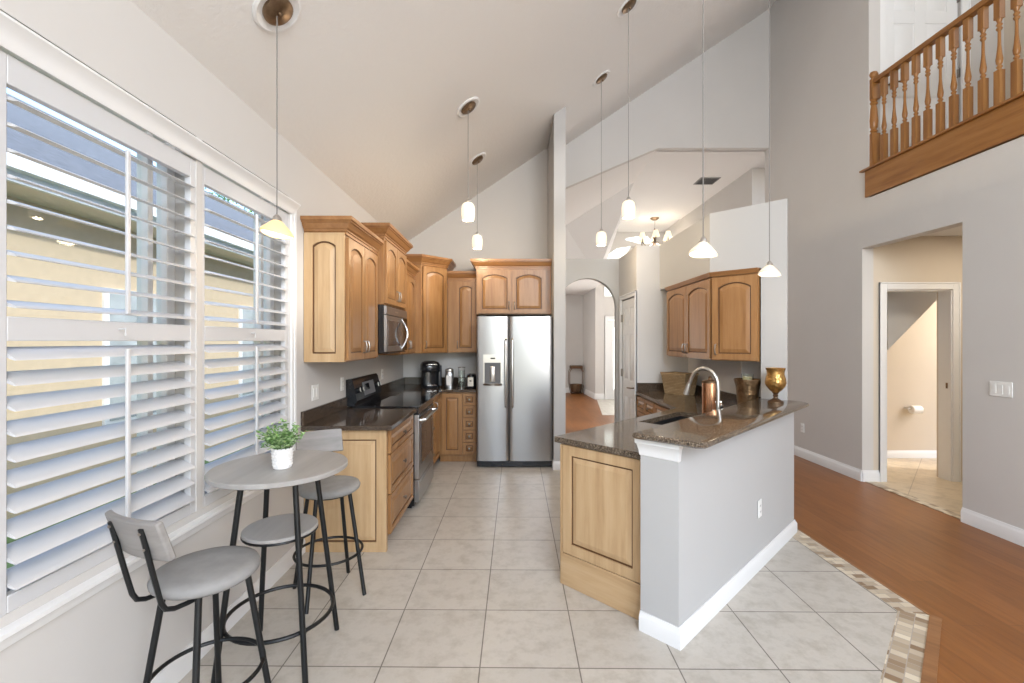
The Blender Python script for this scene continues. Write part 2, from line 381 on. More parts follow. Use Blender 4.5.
def panel_door(mb, w, h, y, m, rows, th=.035):
    """six panel door leaf in local x/z, front face at y (towards -y)"""
    mb.box(0, w, y+.006, y+th, 0, h, m)
    st = .11*w/.76
    xs = [(0, st), (w/2-st/2, w/2+st/2), (w-st, w)]
    for a, b in xs: mb.box(a, b, y, y+.008, 0, h, m)
    zs = [0]+[z for r in rows for z in r]+[h]
    for k in range(0, len(zs), 2):
        for c in ((st, w/2-st/2), (w/2+st/2, w-st)): mb.box(c[0], c[1], y, y+.008, zs[k], zs[k+1], m)
    for (z0, z1) in rows:
        for c in ((st, w/2-st/2), (w/2+st/2, w-st)):
            a, b = c[0]+.015, c[1]-.015; i = .02
            mb.yprism([(a, z0+.015), (b, z0+.015), (b, z1-.015), (a, z1-.015)], y+.008, y-.001, m, [(a+i, z0+.015+i), (b-i, z0+.015+i), (b-i, z1-.015-i), (a+i, z1-.015-i)])
ROWS = [(.22, .80), (1.0, 1.58), (1.70, 1.92)]
def casing(mb, x0, x1, h, y, m, wd=.085, th=.02):
    mb.box(x0-wd, x0, y-th, y, 0, h+wd, m).box(x1, x1+wd, y-th, y, 0, h+wd, m).box(x0, x1, y-th, y, h, h+wd, m)
    mb.box(x0-wd, x0-wd+.015, y-th-.008, y, 0, h+wd, m).box(x1+wd-.015, x1+wd, y-th-.008, y, 0, h+wd, m).box(x0-wd, x1+wd, y-th-.008, y, h+wd-.015, h+wd, m)
# upstairs door
d = thing('door_1', 'white six panel door behind the oak balcony railing', 'door', (3.94, 4.80, 3.29)); d['kind'] = 'structure'
mb = MB(); panel_door(mb, .80, 2.03, .03, T_, ROWS); mb.build('door_leaf', d, bevel=.002)
mb = MB(); casing(mb, -.0, .80, 2.05, 0, T_); mb.build('door_casing', d, bevel=.003)
MB().tube([(.09, -.03, .93), (.19, -.03, .93)], .009, M['bronze']).lathe([(.03, 0), (.03, .01)], M['bronze'], (.09, .025, .925)).build('door_handle', d)
mb = MB()
for z in (.25, 1.0, 1.8): mb.box(.79, .805, .005, .03, z, z+.09, M['pewter'])
mb.build('hinge', d)
# lower vestibule and bathroom
def vestibule():
    mb = MB(); a, c = 4.0, 4.705
    mb.box(XR+.12, a, 4.86, 5.03, 0, 2.62, M['wall_warm']); mb.box(c, 5.6, 4.86, 5.03, 0, 2.62, M['wall_warm']); mb.box(a, c, 4.86, 5.03, 2.05, 2.62, M['wall_warm'])
    mb.box(5.6, 5.7, 2.9, 4.86, 0, 2.62, M['wall_warm']); mb.box(XR+.12, 5.7, 2.8, 2.9, 0, 2.62, M['wall_warm'])
    return mb
struct('wall_vestibule', vestibule(), smooth=0)
struct('ceiling', MB().box(XR+.12, 5.7, 2.8, 5.03, 2.62, 2.7, M['ceiling']), smooth=0)
def bath():
    mb = MB(); mb.box(3.88, 6.6, 5.83, 5.95, 0, 2.62, M['wall_warm']); mb.box(6.5, 6.6, 5.03, 5.83, 0, 2.62, M['wall_warm']); mb.box(3.88, 3.98, 5.03, 5.83, 0, 2.62, M['wall_warm'])
    return mb
struct('wall_bathroom', bath(), smooth=0)
struct('ceiling', MB().loft([[(3.98, y, 1.03), (5.4, y, 2.50), (5.4, y, 2.62), (3.98, y, 2.62)] for y in (5.04, 5.83)], M['white_wall']).box(5.4, 6.6, 5.04, 5.83, 2.5, 2.62, M['white_wall']) if False else MB().loft([[(4.35, y, 1.40), (5.4, y, 2.47), (5.4, y, 2.62), (4.35, y, 2.62)] for y in (5.25, 5.83)], M['white_wall']).box(5.4, 6.5, 5.05, 5.83, 2.5, 2.62, M['white_wall']), smooth=0)
struct('floor', MB().box(XR+.02, 6.6, 2.8, 5.95, -.05, .002, M['bath_tile']), smooth=0)
struct('floor', MB().box(XR+.02, XR+.12, 3.78, 4.86, -.05, .004, M['mosaic']), smooth=0)
d = thing('door_2', 'white cased bathroom doorway with open door jamb', 'door', (4.0, 4.86, 0)); d['kind'] = 'structure'
mb = MB(); casing(mb, 0, .705, 2.05, 0, T_, .075); mb.build('door_casing', d, bevel=.003)
MB().box(-.002, .012, -.005, .14, 0, 2.05, T_).box(.693, .707, -.005, .14, 0, 2.05, T_).box(0, .705, -.005, .14, 2.038, 2.052, T_).build('door_jamb', d)
MB().box(.689, .694, .03, .05, .99, 1.05, M['bronze']).build('strike_plate', d, label='dark bronze strike plate')

# block between kitchen and foyer : pantry, niche walls (plan shapes)
struct('wall_pantry', MB().box(1.487, 2.2, 5.39, 5.42, 0, 2.63, W).box(1.487, 1.52, 5.42, 5.44, 0, 2.63, W).box(1.487, 1.52, 6.10, 6.26, 0, 2.63, W).box(1.487, 1.52, 5.44, 6.10, 2.04, 2.63, W).box(1.487, 2.2, 6.26, 6.38, 0, 2.63, W).box(1.53, 2.09, 5.43, 6.25, 2.60, 2.63, W).box(2.1, 2.2, 5.42, 6.26, 0, 2.6, W), smooth=0)
struct('wall_sink_side', MB().vprism([(2.10, 4.15), (2.2, 4.19), (2.2, 5.39), (2.10, 5.39)], 0, 2.63, W).vprism([(2.10, 4.15), (2.275, 3.975), (2.345, 4.045), (2.2, 4.19)], 0, 2.63, W), smooth=0)
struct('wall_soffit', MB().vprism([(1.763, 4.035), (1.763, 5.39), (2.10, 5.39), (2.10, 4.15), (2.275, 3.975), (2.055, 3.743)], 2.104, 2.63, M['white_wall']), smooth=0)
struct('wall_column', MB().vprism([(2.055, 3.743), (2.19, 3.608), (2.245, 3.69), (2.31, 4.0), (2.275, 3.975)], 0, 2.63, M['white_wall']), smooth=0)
# arch wall
def arch_wall():
    mb = MB(); x0, x1, z1 = .635, 1.487, 2.63; cx, r, zs = 1.05, .40, 1.965
    pts = [(x0, 0), (cx-r, 0)] if cx-r > x0+.005 else []
    arc = [(cx+r*math.cos(PI*k/24), zs+r*math.sin(PI*k/24)) for k in range(25)]
    for (k) in range(24):
        a, b = arc[k], arc[k+1]
        mb.loft([[(b[0], y, b[1]), (a[0], y, a[1]), (a[0], y, z1), (b[0], y, z1)] for y in (6.26, 6.38)], M['white_wall'])
    mb.box(cx+r, x1, 6.26, 6.38, 0, z1, M['white_wall']); mb.box(x0, cx-r, 6.26, 6.38, 0, z1, M['white_wall'])
    return mb
struct('wall_arch', arch_wall(), smooth=30)
# pantry door in the side wall, facing -X
d = thing('door_3', 'white six panel pantry door with dark lever handle', 'door', (1.487, 6.08, 0), -90); d['kind'] = 'structure'
mb = MB(); panel_door(mb, .64, 2.03, .004, T_, ROWS, .03); mb.build('door_leaf', d, bevel=.002)
mb = MB(); casing(mb, 0, .64, 2.04, 0, T_, .06, .015); mb.build('door_casing', d, bevel=.003)
MB().tube([(.58, 0, .93), (.58, -.05, .93), (.47, -.055, .925)], .009, M['bronze']).lathe([(.028, 0), (.028, .012)], M['bronze'], (.58, 0, .925)).build('door_handle', d, label='dark bronze lever handle')
for z in (.22, 1.03, 1.75): MB().box(-.012, .012, -.018, .003, z, z+.10, M['pewter']).build('hinge', d)

# foyer shell
FY = 11.7
def foyer():
    mb = MB(); D0, D1 = 2.50, 3.45
    mb.box(2.17, D0, FY, FY+.12, 0, ZF, W); mb.box(D1, 3.95, FY, FY+.12, 0, ZF, W); mb.box(D0, D1, FY, FY+.12, 2.05, ZF, W)
    mb.box(3.9, 4.02, 7.36, FY, 0, ZF, W); mb.box(4.02, 6, 7.36, 7.48, 0, ZF, W)
    mb.box(-.5, 2.09, 13.2, 13.3, 0, 2.86, W); mb.vprism([(2.09, 13.2), (2.17, FY+.06), (2.25, FY+.12), (2.17, 13.3)], 0, ZF, W)
    mb.box(-.6, -.5, 6.4, 13.3, 0, 4.4, W); mb.box(5.9, 6, 6.6, 7.4, 0, ZF, W)
    return mb
struct('wall_foyer', foyer(), smooth=0)
struct('ceiling', MB().box(-.6, 6.1, YG+.1, 13.4, ZF, ZF+.1, M['ceiling']), smooth=0)
struct('ceiling', MB().box(-.5, 2.12, 9.3, 13.3, 2.84, 2.9, M['ceiling']), smooth=0)
def vault():
    mb = MB()
    A = [(.0, YG+.1, ZF-.43*2.13), (2.13, YG+.1, ZF), (2.17, 8.02, ZF), (1.05, 8.85, 3.74), (0, 8.95, ZF-.43*2.13)]
    B = [(2.17, 8.02, ZF), (1.05, 8.85, 3.74), (-.1, 8.95, 3.30), (-.1, 9.3, 2.84), (1.75, 9.3, 2.84), (1.97, 9.28, 3.19)]
    for P_ in (A, B): mb.loft([P_, [(x, y, z+.03) for x, y, z in P_]], M['ceiling'])
    return mb
struct('ceiling', vault(), smooth=0)
d = thing('door_4', 'white front door with a tall narrow glass pane beyond the arch', 'door', (2.50, FY, 0)); d['kind'] = 'structure'
mb = MB(); mb.box(0, .13, .01, .05, 0, 2.03, T_).box(.42, .95, .01, .05, 0, 2.03, T_).box(.13, .42, .01, .05, 0, .26, T_).box(.13, .42, .01, .05, 1.85, 2.03, T_); mb.build('door_leaf', d)
MB().box(.13, .42, .02, .04, .26, 1.85, M['day_glass']).build('glass_pane', d)
mb = MB(); casing(mb, 0, .95, 2.05, 0, T_, .09); mb.build('door_casing', d)
o = struct('window_3', MB().box(2.39, 2.62, FY-.02, FY-.005, 2.64, 3.02, T_).box(2.41, 2.60, FY-.03, FY-.02, 2.66, 3.0, M['day_glass']), smooth=0)
# arched foyer fanlights near the ceiling
pts = [(2.93+.0, 4.10), (2.98, 4.13), (3.2, 4.17), (3.5, 4.18), (3.6, 4.06), (3.76, 3.98), (3.25, 4.02)]
struct('window_4', MB().yprism(pts, FY-.01, FY-.03, M['day_glass']).yprism([(x*1.02-.065, z+.02*(1 if z > 4.08 else -1)) for x, z in pts], FY, FY-.012, T_), smooth=0)
pts = [(2.44, 3.60), (2.50, 3.72), (2.72, 3.87), (3.06, 3.92), (2.95, 3.74), (2.78, 3.64)]
struct('window_5', MB().yprism(pts, FY-.01, FY-.03, M['day_glass']).yprism([(2.75+(x-2.75)*1.08, 3.76+(z-3.76)*1.14) for x, z in pts], FY, FY-.012, T_), smooth=0)
struct('floor', MB().vprism([(2.19, 11.6), (1.85, 9.2), (3.9, 9.2), (3.9, 11.7), (2.4, 11.7)], -.03, .003, M['bath_tile'] if False else tile_mat('foyer_tile', .4, .4, (0, 0, 0), (0, 0, 0), (.68, .66, .60), (.64, .62, .57), (.4, .38, .35))), smooth=0)
# back of great room with wide glazed opening
def wall_front():
    mb = MB(); mb.box(XL-.2, -1.1, BACK, BACK+.12, 0, 6.5, W); mb.box(3.3, 6, BACK, BACK+.12, 0, 6.5, W)
    mb.box(-1.1, 3.3, BACK, BACK+.12, 4.3, 6.5, W); mb.box(-1.1, 3.3, BACK, BACK+.12, 0, .1, W)
    mb.box(1.05, 1.15, BACK, BACK+.12, .1, 4.3, T_); mb.box(-1.1, 3.3, BACK, BACK+.12, 2.1, 2.2, T_)
    return mb
struct('wall_front', wall_front(), smooth=0)

# pony wall
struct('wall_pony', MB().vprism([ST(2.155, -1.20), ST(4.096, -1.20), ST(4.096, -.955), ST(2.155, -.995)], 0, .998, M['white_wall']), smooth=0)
# column trim under bar
def capital():
    mb = MB(); r = []
    for off, z in ((0, .905), (.005, .91), (.007, .93), (.015, .965), (.022, .972), (.022, .998)):
        a = rectST(2.155-off, 2.155+.02, -1.20-off, -.995+off*.6); r.append([(x, y, z) for x, y in a])
    mb.loft(r, T_); 
    return mb
struct('trim_4', capital())
def bb_prof(th=.015, h=.10):
    return [(0, 0), (th, 0), (th, h*.72), (th*.75, h*.82), (th*.45, h*.9), (th*.35, h), (0, h)]
def baseboard(name, path, h=.10, th=.015, side=1):
    """path: list of plan points; board sits on the right of travel (side=1) or the left"""
    mb = MB(); n = len(path); prof = bb_prof(th, h); rings = []
    for i, p in enumerate(path):
        p = Vector(p); ds = []
        if i > 0: ds.append((p-Vector(path[i-1])).normalized())
        if i < n-1: ds.append((Vector(path[i+1])-p).normalized())
        ns = [Vector((d_.y, -d_.x))*side for d_ in ds]
        nn = (ns[0]+ns[-1]); nn = nn/nn.dot(ns[0])
        rings.append([(p.x+nn.x*o_, p.y+nn.y*o_, z) for o_, z in prof])
    mb.loft(rings, T_); return struct(name, mb)
baseboard('baseboard_pony', [ST(2.155, -1.20), ST(2.155, -.995), ST(4.096, -.955), ST(4.096, -1.03)], .098, .018)
baseboard('baseboard_left', [(XL, -2), (XL, 3.24)], .11, .015)
baseboard('baseboard_right', [(XR, 3.78), (XR, -2)], .12, .016)
baseboard('baseboard_right', [(3.925, 4.86), (XR, 4.86)], .12, .016, -1)
baseboard('baseboard_right', [(XR, 6.6), (XR, 4.86)], .12, .016)
baseboard('baseboard_right', [(4.83, 4.86), (5.6, 4.86)], .12, .016)
baseboard('baseboard_bathroom', [(3.98, 5.83), (6.5, 5.83)], .10, .016)
baseboard('baseboard_partition', [(.50, 5.5), (.50, 5.30), (.635, 5.30), (.635, 6.24)], .10, .014, 1)
baseboard('baseboard_foyer', [(-.4, 13.2), (2.09, 13.2), (2.165, FY), (2.4, FY)], .15, .02)

# ================================================================ WINDOW UNITS (left wall)
SH = M['shutter']
def louver(mb, y0, y1, z, ang, w_=.088, th=.011):
    pts = []
    for k in range(14):
        a = 2*PI*k/14; u = w_/2*math.cos(a); v = th/2*math.sin(a)
        pts.append((XL-.02+u*math.cos(ang)+v*math.sin(ang), z-u*math.sin(ang)+v*math.cos(ang)))
    mb.loft([[(x, y, zz) for x, zz in pts] for y in (y0, y1)], SH)
for wi, (ya, yb, which) in enumerate([(1.337, 2.102, 'near the front bar stool'), (2.200, 2.983, 'next to the wall cabinet')]):
    # real window behind
    wn = thing('window_%d' % (wi+1), 'white framed window behind the shutter', 'window', (0, 0, 0)); wn['kind'] = 'structure'
    f = MB(); x0, x1 = XL-.15, XL-.10; a, c = ya-.045, yb+.03
    if wi == 1: a, c = 2.176, 3.029
    else: a, c = 1.291, 2.134
    f.box(x0, x1, a, a+.05, .70, 2.46, T_).box(x0, x1, c-.05, c, .70, 2.46, T_).box(x0, x1, a, c, .70, .76, T_).box(x0, x1, a, c, 2.41, 2.46, T_).box(x0, x1+.01, a, c, 1.50, 1.55, T_)
    f.box(x0, x1, c-.16, c-.13, .70, 2.46, T_)
    f.build('window_frame', wn, bevel=.003)
    MB().box(x0+.02, x0+.026, a+.02, c-.02, .73, 2.43, M['glass']).build('glass_pane', wn)
    # shutter panel
    sh = thing('plantation_shutter', 'white plantation shutter panel '+which, 'shutter', (0, 0, 0), 0, 'window shutter panels')
    fr = MB(); fx0, fx1 = XL-.035, XL-.005
    L0 = 1.255 if wi == 0 else 2.157; R0 = 2.147 if wi == 0 else 3.04
    fr.box(fx0, fx1, L0, ya, .67, 2.345, SH).box(fx0, fx1, yb, R0, .67, 2.345, SH)
    fr.box(fx0, fx1, ya, yb, 2.258, 2.345, SH).box(fx0, fx1, ya, yb, .67, .749, SH).box(fx0, fx1, ya, yb, 1.50, 1.573, SH)
    fr.build('shutter_frame', sh, bevel=.003)
    n = 9; pz = (2.258-1.573)/n
    for k in range(n):
        l = MB(); louver(l, ya+.002, yb-.002, 1.573+pz*(k+.5), R(17)); l.build('louver', sh)
    n = 10; pz2 = (1.50-.749)/n
    for k in range(n):
        l = MB(); louver(l, ya+.002, yb-.002, .749+pz2*(k+.5), R(27)); l.build('louver', sh)
    ym = (ya+yb)/2
    MB().box(XL+.022, XL+.034, ym-.008, ym+.008, 1.60, 2.22, SH).build('tilt_rod', sh, bevel=.003)
    MB().box(XL+.022, XL+.034, ym-.008, ym+.008, .80, 1.47, SH).build('tilt_rod', sh, bevel=.003)
    MB().tube([(XL-.005, ym+.0, 1.545), (XL+.02, ym, 1.545), (XL+.02, ym, 1.52)], .004, SH).build('magnet_catch', sh)
# shutter surround: crown casing on top, side casing, sill
def surround():
    mb = MB()
    prof = [(0, 2.35), (.012, 2.348), (.018, 2.36), (.02, 2.375), (.032, 2.395), (.045, 2.41), (.05, 2.415), (.05, 2.423), (0, 2.423)]
    mb.loft([[(XL+a_, y, z) for a_, z in prof] for y in (.9, 3.085)], T_)
    mb.box(XL, XL+.014, 3.04, 3.085, .66, 2.35, T_); mb.box(XL, XL+.02, 3.07, 3.093, .61, 2.42, T_)
    prof = [(0, .608), (.012, .61), (.018, .625), (.022, .64), (.03, .648), (.03, .662), (.012, .668), (0, .668)]
    mb.loft([[(XL+a_, y, z) for a_, z in prof] for y in (.9, 3.09)], T_)
    mb.box(XL, XL+.012, .9, 1.255, .60, 2.35, T_)
    return mb
struct('trim_5', surround())

# ================================================================ CABINETS
def arch_pts(x0, x1, z0, z1, rise, n=12):
    pts = [(x0, z0), (x1, z0)]
    for k in range(n+1):
        u = k/n; x = x1+(x0-x1)*u; pts.append((x, z1-rise+rise*math.sin(PI*u)**.8))
    return pts
def inset(pts, d, zlow, cx, cz):
    xs = [p[0] for p in pts]; zs = [p[1] for p in pts]; w_ = max(xs)-min(xs); h_ = max(zs)-min(zs)
    mx_, mz = (max(xs)+min(xs))/2, (max(zs)+min(zs))/2
    return [(mx_+(x-mx_)*(1-2*d/w_), mz+(z-mz)*(1-2*d/h_)) for x, z in pts]
def front(parent, name, x0, x1, z0, z1, y, arch, mats, st=.048, pull=None, label=None):
    """raised panel door or drawer front; y is its back plane, face towards -y"""
    mw, mg = mats; w_, h_ = x1-x0, z1-z0; st = min(st, w_*.24, h_*.24)
    mb = MB(); th = .020
    mb.box(x0+.002, x1-.002, y-.010, y, z0+.002, z1-.002, mg)
    rise = min(.045, w_*.11) if arch else 0
    mb.box(x0, x0+st, y-th, y-.001, z0, z1, mw).box(x1-st, x1, y-th, y-.001, z0, z1, mw).box(x0+st, x1-st, y-th, y-.001, z0, z0+st, mw)
    if arch:
        n = 12; a, b = x0+st, x1-st
        for k in range(n):
            u, v = k/n, (k+1)/n
            za = z1-st-rise+rise*math.sin(PI*u)**.8; zb = z1-st-rise+rise*math.sin(PI*v)**.8 if v < 1 else z1-st-rise
            mb.loft([[(a+(b-a)*u, yy, za), (a+(b-a)*v, yy, zb), (a+(b-a)*v, yy, z1), (a+(b-a)*u, yy, z1)] for yy in (y-.001, y-th)], mw)
        base = arch_pts(x0+st+.011, x1-st-.011, z0+st+.011, z1-st-.011, rise)
    else:
        mb.box(x0+st, x1-st, y-th, y-.001, z1-st, z1, mw)
        base = [(x0+st+.011, z0+st+.011), (x1-st-.011, z0+st+.011), (x1-st-.011, z1-st-.011), (x0+st+.011, z1-st-.011)]
    d_ = min(.03, w_*.12, h_*.12)
    top = inset(base, d_, 0, 0, 0)
    mb.loft([[(x, y-.010, z) for x, z in base], [(x, y-.012, z) for x, z in inset(base, .004, 0, 0, 0)], [(x, y-.019, z) for x, z in top]], mw)
    o = mb.build(name, parent, label=label, smooth=0, bevel=0)
    if pull:
        px, pz, kind = pull; hb = MB()
        if kind == 'v':
            hb.tube([(px, y-th+.002, pz), (px, y-th-.022, pz+.004), (px, y-th-.030, pz+.045), (px, y-th-.022, pz+.086), (px, y-th+.002, pz+.09)], .006, M['pewter'], 8, radii=[.007, .006, .0045, .006, .007])
            hb.build('handle', o)
        else:
            hb = MB(Matrix.Translation((px, y-th, pz)) @ Matrix.Rotation(PI/2, 4, 'X'))
            hb.lathe([(.006, 0), (.006, .012), (.015, .016), (.017, .022), (.012, .028), (.001, .030)], M['pewter'], seg=14)
            hb.build('knob', o)
    return o
CR = [(.0, 0), (.010, .002), (.010, .020), (.018, .024), (.018, .034), (.030, .044), (.044, .066), (.050, .076), (.060, .080), (.060, .086), (.070, .092), (.070, .118)]
def crown(parent, w_, d_, z, ol, orr, mat=None):
    mb = MB(); rings = []
    for off, dz in CR: rings.append([(-off*ol, -off, z+dz), (w_+off*orr, -off, z+dz), (w_+off*orr, d_, z+dz), (-off*ol, d_, z+dz)])
    mb.loft(rings, mat or M['maple_x']); return mb.build('crown_moulding', parent, smooth=0)
MP = (M['maple'], M['maple_glaze']); ML = (M['maple_light'], M['maple_glaze'])
def upper(label, loc, rz, w_, d_, h, doors, arch=True, cr=(1, 1), group='wall cabinets in the kitchen', crow=True, mats=MP, ff=.02, pull_in=True):
    t = thing('wall_cabinet', label, 'cabinet', loc, rz, 'maple wall cabinets')
    MB().box(0, w_, 0, d_, 0, h, mats[0]).build('cabinet_body', t)
    n = len(doors)
    for i, (a, b, hs) in enumerate(doors):
        px = b-.03 if hs == 'r' else a+.03
        front(t, 'door', a, b, .012, h-.03, -.001, arch, mats, pull=(px, .06, 'v'))
    if crow: crown(t, w_, d_, h-.012, *cr)
    return t
UB, UT = 1.35, 2.27
D1 = .311-.02
# cabinet 1 (near the window), face at X = XL+D1
t = upper('tall honey maple wall cabinet nearest the window with an arched end panel', (XL+D1, 3.25, UB), 90, .74, D1-.002, UT-UB, [(.012, .365, 'r'), (.372, .728, 'l')], cr=(1, .0))
# end panel on near side : a front in a rotated matrix (faces -Y)
def side_panel(parent, w_, h, arch, mats, name='end_panel', z0=0, label=None):
    """panel on the local x=0 side of a cabinet: built facing -y then turned to face local -x"""
    o = front(parent, name, 0, w_, z0, h, 0, arch, mats, st=.06, label=label)
    # local: x runs from cabinet back (0) to front (w)
    o.rotation_euler = (0, 0, R(-90)); o.location = (0, w_, 0)
    return o
sp = side_panel(t, D1-.004, UT-UB-.0, True, ML, label='paler maple end panel with arched top')
# cabinet over microwave, deeper
D2 = .379-.02
t = upper('raised honey maple cabinet mounted above the microwave', (XL+D2, 3.992, 1.822), 90, .796, D2-.002, 2.415-1.822, [(.012, .394, 'r'), (.402, .784, 'l')], cr=(1, 1))
# narrow cabinet beyond microwave
t = upper('narrow honey maple wall cabinet between the microwave and corner cabinet', (XL+D1, 4.79, UB), 90, .75, D1-.002, UT-UB, [(.012, .37, 'r'), (.378, .74, 'l')], cr=(0, 0))
# corner cabinet
def corner_cab():
    t = thing('wall_cabinet', 'tall diagonal corner wall cabinet with one arched door', 'cabinet', (0, 0, UB), 0, 'maple wall cabinets')
    P0 = [(XL+.002, YB-.002), (XL+.002, 5.54), (-1.096, 5.54), (-.82, 5.83), (-.82, YB-.002)]
    h = 2.44-UB
    MB().vprism(P0, 0, h, M['maple']).build('cabinet_body', t)
    a = Vector((-1.096, 5.54)); b = Vector((-.82, 5.83)); dd = (b-a); ln = dd.length; dd.normalize(); nn = Vector((dd.y, -dd.x))
    rings = []
    for off, dz in CR:
        k = off*math.tan(R(22.5))
        rings.append([(XL+.002, YB-.002, h-.012+dz), (XL+.002, 5.54-off, h-.012+dz), (a.x+k, a.y-off, h-.012+dz), (b.x+off, b.y-k, h-.012+dz), (-.82+off, YB-.002, h-.012+dz)])
    MB().loft(rings, M['maple_x']).build('crown_moulding', t, smooth=0)
    o = front(t, 'door', .02, ln-.02, .012, h-.03, -.001, True, MP, pull=(.05, .06, 'v'))
    o.location = (a.x, a.y, 0); o.rotation_euler = (0, 0, math.atan2(dd.y, dd.x))
corner_cab()
t = upper('low honey maple wall cabinet squeezed between corner cabinet and fridge cabinet', (-.818, YB-.34, UB), 0, .372, .338, UT-UB+.02, [(.10, .362, 'l')], cr=(0, 0))
t = upper('short wide honey maple cabinet above the refrigerator', (-.425, 5.60, 1.83), 0, .921, .62, 2.395-1.83, [(.02, .43, 'r'), (.438, .85, 'l')], cr=(1, 0))

def base(label, loc, rz, w_, d_, fronts, h=.87, toe=.10, group='base cabinets', mats=MP):
    t = thing('base_cabinet', label, 'cabinet', loc, rz, 'maple base cabinets')
    MB().box(0, w_, 0, d_, toe, h, mats[0]).box(0, w_, .06, d_, 0, toe, mats[0]).build('cabinet_body', t)
    for (nm, a, b, z0, z1, pk) in fronts:
        pull = None
        if pk == 'k': pull = ((a+b)/2, (z0+z1)/2, 'k')
        elif pk == 'h': pull = None
        elif pk: pull = (b-.03 if pk == 'r' else a+.03, z1-.15, 'v')
        front(t, nm, a, b, z0, z1, -.001, False, mats, st=.05 if nm == 'door' else .035, pull=pull)
    return t
XF = -.886   # carcass face of left run
t = base('maple drawer base with three drawers and pale end panel by the window', (XF, 3.265, 0), 90, .775, -XL+XF-.004, [('drawer', .01, .77, .69, .855, 'k'), ('drawer', .01, .77, .40, .68, 'k'), ('drawer', .01, .77, .11, .39, 'k')])
ep = MB(); ep.box(-.015, 0, .0, .585, 0, .87, M['maple_light']); ep.build('end_board', t, label='paler maple end board')
o = front(t, 'end_panel', .0, .585, .0, .87, 0, False, ML, st=.07, label='paler maple raised end panel')
o.rotation_euler = (0, 0, R(-90)); o.location = (-.013, .585, 0)
t = base('narrow maple base cabinet between the range and the kitchen corner', (XF, 4.83, 0), 90, .77, -XL+XF-.004, [('drawer', .01, .32, .69, .855, 'k'), ('drawer', .01, .32, .40, .68, 'k'), ('drawer', .01, .32, .11, .39, 'k'), ('door', .34, .72, .11, .855, 'l')])
t = base('maple base cabinet with one door and five small drawers beside the fridge', (-.882, 5.60, 0), 0, .455, .62,
         [('door', .035, .285, .11, .855, None)]+[('drawer', .292, .45, .11+.15*k, .255+.15*k, 'k') for k in range(5)])
# sink side run
t = base('maple base cabinet with two top drawers under the basket', (1.505, 5.385, 0), -90, .66, .59, [('drawer', .01, .325, .69, .85, 'k'), ('drawer', .335, .65, .69, .85, 'k'), ('door', .01, .325, .11, .68, 'r'), ('door', .335, .65, .11, .68, 'l')])
t = base('maple base cabinet in the corner near the sink', (1.505, 4.72, 0), -90, .62, .59, [('drawer', .01, .60, .69, .85, 'k'), ('door', .01, .60, .11, .68, 'r')])
# peninsula cabinet : local frame x along t, face -y -> s-
# local x -> (.707,-.707) = +t ; local y -> (.707,.707) = +s
sx, sy = ST(2.235, -1.775)
t = thing('peninsula_cabinet', 'pale maple peninsula cabinet end with one raised panel', 'cabinet', (sx, sy, 0), -45)
MB().box(0, .57, 0, .02, .0, .868, M['maple_light']).box(0, .02, .02, 1.6, .1, .868, M['maple']).box(.55, .57, .02, 1.75, 0, .868, M['maple']).box(.02, .55, .02, .55, .1, .12, M['maple']).box(.06, .08, .02, 1.6, 0, .1, M['maple']).box(.02, .55, .60, .62, .0, .868, M['maple']).build('cabinet_body', t)
front(t, 'end_panel', .015, .555, .20, .862, -.001, False, ML, st=.06)
MB().box(-.003, .575, -.024, -.001, 0, .195, M['maple_light_x']).build('base_board', t, bevel=.003)
MB().box(-.006, .012, -.022, .0, .0, .862, M['maple_light']).box(.558, .576, -.022, 0, .0, .862, M['maple_light']).build('corner_stile', t)
for k in range(2): 
    o = front(t, 'door', .03+.4*k, .41+.4*k, .11, .85, 0, False, MP, pull=(.37+.4*k, .7, 'v')); o.rotation_euler = (0, 0, R(-90)); o.location = (-.0, 1.2, 0)
# upper cabinets over the sink side
t = thing('wall_cabinet', 'maple wall cabinet with two arched doors above the basket', 'cabinet', (1.783, 5.16, 1.33), -90, 'maple wall cabinets')
MB().box(0, 1.12, 0, .314, 0, .735, M['maple']).build('cabinet_body', t)
front(t, 'door', .01, .57, .01, .722, 0, True, MP, pull=(.54, .05, 'v')); front(t, 'door', .578, 1.115, .01, .722, 0, True, MP, pull=(.61, .05, 'v'))
MB().loft([[(0, -.022, .735), (1.14, -.022, .735), (1.14, .3, .735), (0, .3, .735)], [(0, -.045, .772), (1.16, -.045, .772), (1.16, .3, .772), (0, .3, .772)]], M['maple_x']).build('crown_moulding', t, smooth=0)
t = thing('wall_cabinet', 'angled maple wall cabinet with one broad arched door beside the white column', 'cabinet', (1.775, 4.026, 1.33), -45, 'maple wall cabinets')
MB().loft([[(0, 0, z), (.385, 0, z), (.385, .315, z), (.22, .315, z)] for z in (0, .735)], M['maple']).build('cabinet_body', t)
front(t, 'door', .012, .378, .01, .722, 0, True, MP, st=.05, pull=(.045, .05, 'v'))
MB().loft([[(0, -.022, .735), (.385, -.022, .735), (.385, .3, .735), (.2, .3, .735)], [(-.01, -.045, .772), (.385, -.045, .772), (.385, .3, .772), (.2, .3, .772)]], M['maple_x']).build('crown_moulding', t, smooth=0)

